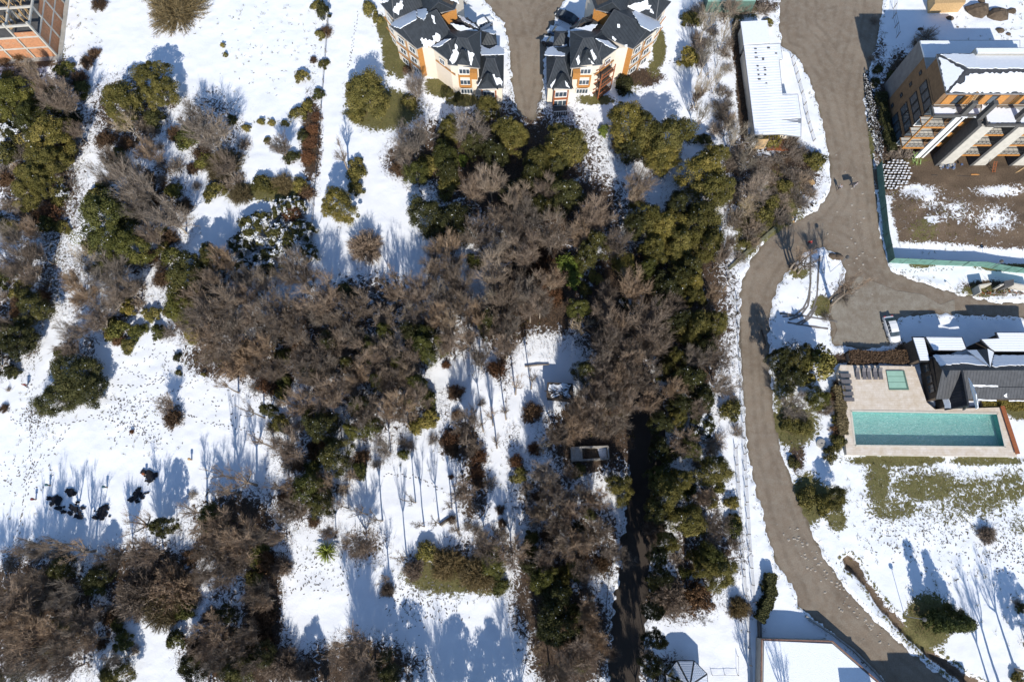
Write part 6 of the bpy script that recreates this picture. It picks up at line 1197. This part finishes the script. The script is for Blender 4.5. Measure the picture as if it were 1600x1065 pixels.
PL = """o 272 10 50 3.6;R 153 4 14;E 187 158 33 9;E 235 118 26 8;E 252 142 24 7;R 163 217 18;P 200 195 27 7;d 240 185 17;G 330 210 42 9;G 308 188 28 8;o 345 255 34 3;d 362 188 9;e 385 200 7;y 348 71 4;y 352 86 4
N 15 148 32 7;B 100 160 32 9;R 135 95 13;R 122 122 16;R 146 82 11;n 128 140 14;E 75 212 36 8;e 50 165 17;d 105 195 20;S 30 205 26;y 15 122 14;R 30 84 14 2;R 6 96 9;E 70 250 30 7;B 172 250 20 7;d 8 240 20;B 235 242 26 8;y 185 244 15;B 118 205 16 6
d 505 18 12 3;R 509 48 11;e 497 8 10;e 472 120 12;e 506 100 9;R 490 93 7;n 497 147 10;e 466 178 13;e 480 166 11;r 494 182 10;r 489 202 12;r 484 222 13;r 480 246 14;d 474 212 11;e 418 220 6;y 408 190 6;y 424 192 6;y 445 193 6;B 440 232 22 6;d 455 245 12;y 500 55 9
E 573 143 37 7.5;e 556 180 14;y 577 14 13;y 590 30 9;G 647 138 24 8;e 640 160 13;d 697 144 10;d 716 152 8;R 638 108 10
G 645 222 40 9;G 632 246 24 7;T 535 243 20 9;e 556 272 15;e 556 255 12;E 701 200 19 6;N 695 243 24 7;e 668 258 18;G 737 210 32 9;l 724 250 9;E 760 166 18 7;E 797 208 27 8;D 772 240 22 8;N 650 268 18;R 622 262 15
E 886 222 33 9;E 805 206 18 8;E 843 255 28 8;E 980 190 35 9;E 1010 205 30 9;E 1045 215 40 10;E 1035 245 25 8;l 944 204 10;R 970 225 16;D 986 232 18 7;E 865 245 22 8
e 1074 90 17 3;b 1092 84 20;e 1079 30 15;b 1090 20 22;P 1108 30 24 10;P 1106 85 22 10;P 1100 135 22 10;P 1097 180 20 9;G 1140 12 20 6;b 1165 10 22;b 1195 14 16;P 1150 212 28 8;P 1125 120 14 8;d 1100 220 13;E 1117 243 20 8;B 1090 150 15 6;d 976 132 15;P 1180 225 20 6;P 1135 50 16 8;b 1120 200 18;e 1200 35 8
b 1452 52 20;d 1427 92 12;d 1440 72 9;b 1418 108 14;d 1395 118 9;d 1372 108 8;b 1415 242 22;b 1398 244 16;b 1436 66 14;d 1378 150 10;d 1368 128 8;b 1368 30 10;b 1362 90 8
E 55 275 26 7;E 40 298 24 6;r 75 332 20;e 97 355 12;N 160 340 46 10;N 200 385 32 9;G 215 295 40 10;B 200 268 26 8;G 268 342 36 9;R 262 370 16;y 250 362 10;G 222 330 26 8;B 30 412 34 8;B 60 398 18 7;B 114 440 20 7;P 130 400 26 7;G 172 432 38 8;B 132 466 28 7;R 170 404 16;D 50 478 24;D 22 520 24;e 30 452 16;D 290 430 36 9;N 283 478 26 8;B 352 408 22 8;B 345 492 52 10;B 375 465 30 9;B 152 500 32 7;d 172 508 15;y 236 490 14;n 215 518 14;e 200 540 12;e 335 300 17;o 375 302 20 2.5;e 412 288 18;o 440 285 20 2.5;B 352 262 24 7;R 300 262 12;e 200 480 14;b 190 470 20;G 115 520 22 7;y 300 520 15;B 310 510 28 8
S 398 358 30;S 440 370 28;S 372 385 22;S 420 410 30;S 470 362 22;S 462 322 18;r 456 335 18;S 380 420 20;G 410 440 22 7;R 478 300 16;e 470 290 14;S 440 330 20;S 480 395 18;D 330 400 22 7
E 528 318 29 8;e 556 292 14;O 570 382 30 5;D 668 335 32 8;D 705 345 32 8;S 722 362 22;B 740 300 24 9;G 768 288 26 10;e 700 290 20;B 700 392 34 10;B 752 368 34 10;B 790 342 32 10;B 468 428 42 10;B 505 470 44 10;B 440 488 42 9;B 560 480 30 9;G 600 502 24 9;B 655 458 34 10;B 718 450 34 11;G 770 430 34 11;B 790 488 30 10;n 742 408 14;D 762 502 20 7;D 650 522 24 7;d 540 455 15;B 615 462 16 8;D 802 300 22 8;G 745 480 24 9;B 690 500 28 9;N 660 540 24 8;B 820 400 34 11;r 845 398 20 3;r 850 430 24 3;B 800 450 28 9;P 765 470 18 10
B 862 372 38 11;G 826 345 30 10;B 930 342 36 10;B 962 385 28 9;E 1012 340 28 9;E 1040 352 30 9;E 1098 268 34 10;E 1115 298 32 10;E 1095 342 32 10;E 1065 378 28 9;E 1110 382 26 9;E 1022 388 24 8;B 1000 288 26 10;G 990 310 20 9;l 888 412 18;l 898 436 15;y 930 432 12;y 914 452 11;E 975 408 20 7;D 880 302 30 9;D 842 322 20 8;B 832 452 28 9;r 868 462 16 3;B 948 462 24 8;B 988 452 32 10;B 1008 502 38 10;B 962 512 28 10;S 990 470 20;D 1066 432 20 8;E 1082 442 20 8;E 1090 510 27 8;E 1118 506 23 8;B 1115 462 20 8;B 1128 400 16 9;N 905 482 16 7;P 905 510 22 6;D 1040 450 24 8;N 1010 420 18 7;E 1085 462 18 7;B 1050 480 22 8;B 940 490 22 9;D 930 380 22 9
G 1180 300 30 6;P 1165 325 22 6;e 1226 290 13;y 1208 318 14;b 1150 300 20;P 1165 255 22 7;b 1190 270 22;b 1215 250 16;b 1230 270 14;B 1140 380 14 6;b 1185 335 20
T 1256 407 22 7;T 1252 402 20 8;T 1262 412 18 7;T 1329 453 24 11;T 1322 446 20 10.5;D 1218 556 16 8;b 1240 415 10;T 1316 454 20 7;b 1320 462 16;b 1292 495 10
D 112 582 42 6;D 85 622 30 5;D 132 608 30 5;B 110 545 26 6;D 22 540 20;d 20 580 12;R 6 638 9;b 12 608 5;B 8 510 20;B 262 632 20 4;R 268 652 18 3;d 277 558 7;e 279 582 5;e 318 585 4;B 350 542 44 8;O 375 560 34 5;B 398 580 18 6;T 378 752 26 10;T 352 768 22 9;r 420 598 24 3;b 400 605 14;B 410 545 24 8;b 300 773 10;r 205 674 4
B 480 558 40 10;B 530 545 32 9;B 580 558 32 10;D 486 583 18 6;y 442 556 13;B 468 634 28 8;B 520 620 34 9;B 548 602 26 9;B 452 700 36 9;D 502 666 26 7;D 522 712 27 7;N 480 762 28 7;D 502 785 22 6;e 438 662 16;e 440 612 13;B 508 752 20 8;B 570 650 30 10;N 562 632 18 7;N 550 672 14;D 588 596 12;B 622 640 34 10;B 652 620 28 9;y 668 655 17;y 650 668 12;G 600 700 24 10;n 631 710 9 2;R 711 612 15 2.5;B 728 662 26 8;r 704 686 17 2;r 746 712 17 3;B 722 770 24 8;N 582 664 16 6;N 650 598 16 7;N 580 545 18 7;B 640 560 30 10;N 690 535 14 6;B 600 590 26 9;r 697 570 8 1;D 420 640 12;B 465 760 20 8;B 750 560 22 10;r 775 575 16 3;B 790 545 24 10;r 745 740 13;B 740 700 18 8;G 610 540 26 9;r 705 745 5 1
B 958 560 42 11;B 1000 592 34 11;B 940 602 30 10;B 978 632 28 10;D 915 580 19 7;E 1056 558 18 7;E 1040 576 15;B 1120 560 27 8;G 1130 602 27 8;D 1080 592 27 8;D 1066 632 22 8;e 1142 640 18;E 1060 650 18 7;b 1152 672 14;B 868 680 22 8;B 900 672 30 9;B 940 672 26 9;R 832 642 18 3;B 1067 695 26 7;S 1098 662 24;b 1120 690 22;E 1115 735 28 6;E 970 762 23 6;B 930 780 24 8;G 850 742 28 9;G 912 772 22 8;E 1040 772 28 12;B 1096 778 20 6;e 1112 782 12;y 810 742 14;r 806 720 13 3;B 905 630 28 10;B 1010 545 28 10;B 890 740 16 7;N 1030 740 18 7;E 1062 752 22 8;B 960 520 20 9;P 850 700 16 7;r 835 700 12 3
y 1275 572 28 7;E 1250 560 22 7;D 1238 588 22 6;G 1240 636 27 5;N 1280 622 20 5;B 1290 640 16 4;e 1236 662 16;e 1262 776 17;e 1288 788 16;E 1308 778 17 5;e 1300 708 14;e 1310 690 12;e 1312 655 12;R 1302 620 12;R 1310 600 10;R 1308 672 12;e 1256 668 14;y 1318 590 9;d 1240 722 10
G 60 862 24 8;D 92 888 20 6;D 252 822 18 8;T 220 820 26 9;T 300 800 22 9;B 230 862 28 8;B 180 872 22 8;O 215 930 46 6;O 262 922 42 6;o 250 950 38 5;B 130 968 34 7;B 30 938 42 9;B 72 1000 46 9;B 20 1022 38 8;B 340 828 40 9;B 380 848 40 9;B 352 892 34 8;N 328 812 22 7;n 404 868 18;E 178 1056 24 6;D 300 1042 24 7;B 332 990 34 8;B 372 1012 28 8;D 368 1046 28 8;e 396 902 14;B 394 988 22 8;b 90 870 20;R 300 905 12;D 5 1060 20 7;B 100 1045 26 8;T 120 860 24 8;G 180 1030 14 6;R 300 870 18;D 150 900 20 6
B 458 800 30 8;K 511 862 21;B 515 832 18 7;B 566 852 34 7;O 438 886 18 3.4;B 408 925 24 9;R 412 965 20 4;D 405 1022 22 7;O 436 1042 32 5;B 552 1018 42 10;B 575 1052 36 9;D 600 1048 24 8;T 600 905 14 7;O 604 922 13 3;T 625 870 13 11;O 645 890 18 3;o 700 880 30 3.4;o 745 898 32 3.4;B 760 850 34 8;n 782 915 14;T 712 828 18 10;y 668 862 18;B 800 862 30 8;N 770 880 22 4;T 560 800 14 11;T 585 810 14 11;T 680 815 12 10;R 415 880 18 4;R 410 1000 16 4;B 435 840 16 7;T 655 820 12 10;T 530 790 12 10;O 470 1050 20 4
B 870 820 28 9;B 902 850 30 9;B 930 832 26 9;D 832 882 20 7;N 850 902 24 8;e 896 890 17;D 872 930 28 8;D 872 982 32 9;B 900 1022 38 10;B 932 1002 26 9;B 862 1052 26 9;G 955 860 22 6;G 975 872 18 6;O 1026 830 21 4;E 1075 812 30 7;E 1042 848 18 12;B 1120 820 25 7;e 1148 812 11;N 1112 868 22 6;E 1128 892 28 6;E 1102 886 20 6;d 1022 912 14;O 1048 935 34 5;R 1092 932 26 4;o 1156 950 18 2.6;b 1168 955 14;P 1100 968 12 4;d 1197 915 9;d 1192 940 9;D 1056 1062 18 4;b 1010 1020 14;B 915 950 20 8;E 880 905 12;B 955 1020 16 7;e 830 840 12
O 1545 835 16 2;C 1482 975 22 8;C 1505 972 22 7;N 1496 968 22 5;d 1597 950 9;e 1592 1060 12;b 1590 940 10
B 560 1125 44 12;B 700 1180 40 12;D 720 1175 34 12;D 780 1180 38 12;B 820 1150 40 11;D 640 1130 34 11;D 480 1120 26 9;B 1010 1110 24 8;D 1040 1110 20 7;T 1215 1140 22 12;T 1255 1140 22 12;T 1625 1090 22 13;T 1650 1060 22 13;E 1640 1010 22 8;T 1610 1110 20 12;B 120 1120 50 10;B 300 1110 40 10;B -30 960 40 9;N -25 150 30 8;B -25 420 34 9;D -30 560 30 8;E 720 -28 22 8;o 240 -40 40 4;D 985 1110 24 12;D 990 1150 26 14
B 830 485 26 10;G 800 512 22 10;B 768 515 20 9;B 745 498 24 9;G 820 462 28 11;B 862 440 24 10;B 704 430 26 10;G 780 395 28 11;B 812 372 26 11;G 845 480 22 9;B 780 460 24 10;r 835 430 26 3;
B 930 652 28 10;G 962 662 24 9;B 900 640 24 9;B 972 600 28 10;B 1010 632 22 9;G 940 575 22 10;B 940 540 26 10;B 985 560 28 11;G 955 625 26 10;B 930 615 20 9;
G 420 520 28 8;B 455 520 28 8;G 500 500 26 9;B 540 510 26 9;G 560 530 24 9;B 490 590 28 9;B 432 580 24 8;G 510 575 26 9;B 560 590 24 9;G 600 560 24 9;B 620 600 24 9;G 640 590 22 9;D 515 540 16 7;N 600 520 16 7;D 545 570 14 7;N 625 565 13 7
B 330 440 26 8;G 385 440 24 8;B 310 470 24 8;G 370 510 28 9;B 325 530 26 8;B 400 500 24 9;G 170 275 24 8;B 240 370 22 8;R 235 400 16;G 180 470 26 7;B 200 455 22 7;B 46 432 24 7;G 20 370 22 7;B 50 360 20 7;D 88 160 20 7;B 70 140 20 7;G 50 110 16 6;N 45 180 22 7
B 60 915 26 8;G 105 930 26 8;B 50 970 28 9;G 100 1010 28 9;B 140 1000 22 8;B 15 975 26 9;G 60 1040 28 9;B 330 860 26 9;B 375 880 24 8;G 400 840 22 8;B 320 900 20 7;G 350 1030 24 8;B 320 1020 22 8;B 395 1030 22 8;D 350 960 16 6;B 415 940 18 8
G 880 850 24 9;B 850 870 24 9;B 890 800 26 9;G 850 800 20 9;B 910 890 20 8;D 860 955 20 9;B 920 970 20 9;G 880 1050 24 9;D 1030 700 18 8;D 1032 660 18 9;D 1025 800 16 12;D 1030 870 16 12;D 1025 1000 16 15;D 1022 955 14 15;D 1018 1040 15 15;D 1036 900 14 14;N 1080 700 18 7;D 1100 620 20 8;B 1090 640 20 8;B 1050 610 22 9
D 995 350 20 9;D 1060 320 22 9;D 1080 420 20 9;D 1060 500 20 8;B 1030 530 26 9;D 1105 540 18 8;G 1085 560 22 8;D 870 260 18 8;D 830 275 18 8;D 740 225 18 8;B 850 300 22 9;G 810 310 22 10;D 700 265 16 7;B 905 370 24 10;D 915 400 16 8
B 675 425 24 10;G 692 468 26 10;B 668 498 26 9;G 704 512 24 10;B 716 482 22 10;G 645 500 22 9;B 700 540 22 10;B 730 530 24 10;G 680 395 20 9;T 752 660 14 13;T 738 655 13 13;T 768 650 13 13;T 790 640 14 13;T 806 600 14 12;T 832 590 14 12;T 728 690 12 11;T 775 690 13 11;T 545 600 14 11;T 600 640 14 12;T 630 655 13 11;T 615 430 14 9;T 640 440 14 9;T 625 450 12 10;T 600 440 12 9
T 350 600 14 10;T 390 640 14 11;T 405 690 14 11;T 340 740 14 11;T 430 760 13 11;T 80 850 16 10;T 50 850 14 10;T 100 858 14 10;T 30 860 14 9;T 640 780 12 11;T 700 790 12 11;B 860 770 22 9;B 840 800 22 9;G 880 780 22 9;D 905 830 14 7"""
LMK = [('the turquoise pool', 1450, 668), ('the white parked car', 1390, 513), ('the small snowy hut', 875, 610), ('the concrete tank', 922, 708), ('the left apartment house', 690, 70), ('the right apartment house', 945, 70), ('the long white shed', 1205, 130), ('the brick shell', 45, 50), ('the gazebo', 1075, 1050), ('the spiky green plant', 511, 862), ('the black meltwater patches', 105, 790), ('the person in wine red', 45, 600), ('the flat snowy terrace roof', 1260, 1035), ('the snowy junction island', 1285, 440), ('the round well cover', 1282, 693), ('the unfinished building', 1500, 170), ('the top left corner', 0, 0), ('the bottom left corner', 0, 1065), ('the bottom right corner', 1600, 1065), ('the pale wooden field post', 300, 718), ('the courtyard road mouth', 836, 185), ('the photo centre', 800, 532), ('the pale plank in the clearing', 702, 813), ('the domed brown thicket by the snow gap', 570, 383)]
ORD = ['nearest', 'second nearest', 'third nearest', 'fourth nearest', 'fifth nearest', 'sixth nearest', 'seventh nearest', 'eighth nearest', 'ninth nearest', 'tenth nearest', 'eleventh nearest', 'twelfth nearest'] + [w + ' nearest' for w in 'thirteenth fourteenth fifteenth sixteenth seventeenth eighteenth nineteenth twentieth'.split()] + ['twenty ' + w + ' nearest' for w in 'first second third fourth fifth sixth seventh eighth ninth'.split()] + ['thirtieth nearest']
plants = []
for ln in PL.replace('\n', ';').split(';'):
    q = ln.split()
    if len(q) >= 4: plants.append([q[0]] + [float(v) for v in q[1:]])
rf_ = random.Random(31)
def fill(poly, n, kinds, r0, r1, gap=11):
    xs = [p[0] for p in poly]; ys = [p[1] for p in poly]; made = 0; tries = 0
    while made < n and tries < 4000:
        tries += 1; x, y = rf_.uniform(min(xs), max(xs)), rf_.uniform(min(ys), max(ys))
        if abs(x - np.interp(y, [60, 250, 350, 470, 600], [148, 131, 104, 80, 50])) < 15 or dist_poly(np.array([x]), np.array([y]), poly)[0] < 0 or any(math.hypot(x - p[1], y - p[2]) < (gap if p[0] in 'bReRnrdy' else 15) for p in plants): continue
        r_ = rf_.uniform(r0, r1); plants.append([rf_.choice(kinds), round(x), round(y), r_, r_ / 9 * rf_.uniform(1.0, 1.5)]); made += 1
fill([(0, 100), (130, 85), (112, 250), (70, 470), (35, 560), (0, 560)], 46, 'bbbRenS', 10, 19)
fill([(150, 190), (390, 200), (395, 290), (290, 330), (300, 510), (190, 540), (100, 500), (125, 300)], 52, 'bbbRen', 9, 18)
fill([(1136, 180), (1235, 210), (1285, 250), (1280, 300), (1200, 365), (1140, 420)], 48, 'bbbbe', 9, 19, 9)
fill([(1085, 0), (1140, 0), (1145, 200), (1095, 210)], 16, 'bbb', 9, 15)
fill([(700, 610), (765, 610), (790, 840), (705, 840)], 14, 'bbR', 8, 14)
fill([(540, 540), (680, 560), (680, 690), (560, 740)], 16, 'bbRn', 9, 16)
fill([(400, 520), (550, 520), (550, 800), (440, 830)], 22, 'bbRn', 10, 16)
fill([(820, 720), (955, 730), (950, 1050), (840, 1050)], 22, 'bbRen', 10, 17)
fill([(0, 880), (300, 880), (420, 1050), (0, 1060)], 24, 'bbRn', 10, 17)
fill([(1040, 620), (1145, 620), (1150, 880), (1050, 920)], 18, 'bben', 10, 16)
def ddir(p, l):
    dx, dy = p[1] - l[1], p[2] - l[2]
    return ('right of' if dx > 0 else 'left of') if abs(dx) > abs(dy) else ('below' if dy > 0 else 'above')
def rank(p, l):
    d0 = math.hypot(p[1] - l[1], p[2] - l[2]); s = ddir(p, l); return sum(1 for q in plants if KIND[q[0]][2] == KIND[p[0]][2] and q is not p and ddir(q, l) == s and math.hypot(q[1] - l[1], q[2] - l[2]) < d0), d0
cnt_kind = {}
for p in plants: cnt_kind[KIND[p[0]][2]] = cnt_kind.get(KIND[p[0]][2], 0) + 1
rp = random.Random(77); vidx = {}
JX = np.zeros(0)
for p in plants:
    key, px_, py_, rpx = p[0], p[1], p[2], p[3]; lib = LIB[key]; vi = vidx.get(key, 0); vidx[key] = vi + 1; me, trunk, r0, h0 = lib[vi % len(lib)]
    h = p[4] if len(p) > 4 else None; tree = key in 'EDNBGPTC'
    rm = rpx / ppm(px_, py_, 0)
    if h is None: h = {'E': 7, 'D': 7, 'N': 7, 'B': 8.5, 'G': 8, 'P': 7, 'T': 9, 'C': 8}.get(key, max(1.0, rm * 1.05))
    if key in 'ND' and 400 < px_ < 1010 and 390 < py_ < 790: h *= 1.35
    rm = rpx / ppm(px_, py_, h * .6); q = P(px_, py_, h * (.62 if tree else .45)); s = rm / r0
    nm, cat, desc, grp = KIND[key]
    if cnt_kind[desc] == 1: lab = desc
    else:
        best = min(((rank(p, l), l) for l in LMK), key=lambda t: t[0][0] * 60 + t[0][1]); k = best[0][0]
        KMAX = max(globals().get('KMAX', 0), k); lab = '%s %s %s %s' % (ORD[min(k, 29)], desc, ddir(p, best[1]), best[1][0])
        if ddir(p, best[1]) in ('below', 'above') and best[1][0].startswith('the photo'): pass
    if key == 'K': lab = 'bright green spiky rosette plant on the snow, lower left of the clearing'
    root = empty(nm, (q[0], q[1], 0), lab, cat, grp if cnt_kind[desc] > 1 else None); root.rotation_euler = (0, 0, rp.uniform(0, 6.28))
    asp = rp.uniform(.93, 1.08); root.scale = (s * asp, s / asp, h / h0)
    c = link('crown', me, root)
    if trunk is not None: link('trunk', trunk, root)
    dens = {'B': .9, 'G': .8, 'P': .3, 'T': .25}.get(key, 1.0)
    TREE_DENS += dens * np.exp(-((XX - q[0]) ** 2 + (YY - q[1]) ** 2) / (rm * .8) ** 2)
print('KMAX', KMAX, 'plants', len(plants), cnt_kind)
# clipped hedges
def hedge(label, pts, w, h, mat, seed, n=1500, leaf=.16):
    g = np.random.default_rng(seed); a = np.array([P(*p) for p in pts]); seg = np.linalg.norm(np.diff(a, axis=0), axis=1); k = g.choice(len(seg), n * 2, p=seg / seg.sum()); t = g.random((n * 2, 1)); c = a[k] + (a[k + 1] - a[k]) * t; d = (a[k + 1] - a[k]) / seg[k][:, None]; nr = np.stack([-d[:, 1], d[:, 0]], 1)
    u = g.uniform(-1, 1, (n * 2, 1)); top = g.random((n * 2, 1)) < .55; hw = w * .5 * (1 + .18 * np.sin(k[:, None] * 3 + t * 9)); off = np.where(top, u * hw, np.sign(u) * hw * g.uniform(.85, 1.1, (n * 2, 1))); zz = np.where(top, h * g.uniform(.88, 1.08, (n * 2, 1)), h * g.random((n * 2, 1)))
    pt = np.concatenate([c + nr * off, zz], 1); nn = np.where(top, np.array([[0, 0, 1.]]), np.concatenate([nr * np.sign(u), np.zeros((n * 2, 1))], 1)); co = leaf_tris(g, pt, nn, leaf * 1.5, .5); o0 = np.array([a[0][0], a[0][1], 0]); r = empty('hedge', tuple(o0), label, 'hedge')
    link('foliage', np_mesh('foliage', co - o0, np.arange(len(co)).reshape(-1, 3), mat, np.repeat(g.uniform(.1, .9, n * 2), 3)), r)
    m_ = MB(); 
    for i in range(len(pts) - 1): m_.bar((a[i][0], a[i][1], h * .42), (a[i + 1][0], a[i + 1][1], h * .42), w * .8, h * .8, 'bark')
    m_.build('branches', r)
hedge('brown clipped hedge along the upper edge of the stone deck', [(1322, 560), (1412, 559)], 1.9, 1.2, 'leaf_brown', 1, 4000)
hedge('tall olive brown hedge down the left side of the deck', [(1306, 605), (1309, 640), (1313, 680)], 1.5, 1.3, 'twig_olive', 2, 3500)
hedge('narrow dark hedge beside the lower boundary wall', [(1200, 895), (1201, 930), (1190, 955), (1183, 968)], 1.3, 1.5, 'leaf_dark', 3, 3000)
hedge('dark creeper hedge down the west foot of the unfinished building', [(1372, 150), (1380, 195), (1392, 240)], 1.6, 1.2, 'leaf_dark', 4, 2500)
hedge('low rusty hedge strip under the right apartment house wall', [(962, 134), (985, 138)], 1.4, 1.0, 'leaf_dark', 5, 1200)
hedge('olive brown planting strip under the dark house eave', [(1532, 633), (1566, 632), (1600, 634)], 1.5, .6, 'leaf_olive', 6, 2500)
# dark litter and low undergrowth under the trees, too fine to count
g = np.random.default_rng(12); pts = []; w_ = np.clip(cov['L'] + TREE_DENS * .5, 0, 1.2).ravel(); w_ = np.where((rd.ravel() > -.3) | (w_ < .35), 0, w_); w_[(Z.ravel() < -.5)] = 0
idx = g.choice(len(w_), 120000, p=w_ / w_.sum()); c = np.stack([XX.ravel()[idx], YY.ravel()[idx], Z.ravel()[idx]], 1) + np.concatenate([g.uniform(-.25, .25, (len(idx), 2)), g.uniform(.0, .3, (len(idx), 1))], 1)
tip = c + np.concatenate([g.normal(0, .32, (len(idx), 2)), g.uniform(.1, 1.0, (len(idx), 1))], 1); co = strand(g, c, tip, .026)
# weeds and dead stalks poking through the snow, countless
wk = np.clip(cov['K'] * 1.0 + TREE_DENS * .35 + cov['G'] * .3, 0, 1.2).ravel(); wk = np.where((rd.ravel() > -.2) | (wk < .12) | (Z.ravel() < -.5), 0, wk); ii = g.choice(len(wk), 5200, p=wk / wk.sum()); c3 = np.repeat(np.stack([XX.ravel()[ii], YY.ravel()[ii], Z.ravel()[ii]], 1) + np.concatenate([g.uniform(-.3, .3, (5200, 2)), np.zeros((5200, 1))], 1), 7, 0)
c3[:, :2] += g.normal(0, .12, (len(c3), 2)); t3 = c3 + np.concatenate([g.normal(0, .22, (len(c3), 2)), g.uniform(.08, .4, (len(c3), 1))], 1); cw = strand(g, c3, t3, .03)
tag(link('dead_weeds', np_mesh('dead_weeds', cw, np.arange(len(cw)).reshape(-1, 3), 'leaf_yellow', np.repeat(g.uniform(0, .6, len(c3)), 3))), kind='stuff')
o = link('undergrowth', np_mesh('undergrowth', co, np.arange(len(co)).reshape(-1, 3), 'leaf_brown', np.repeat(g.uniform(0, 1, len(idx)), 3))); tag(o, kind='stuff')
finish_ground()
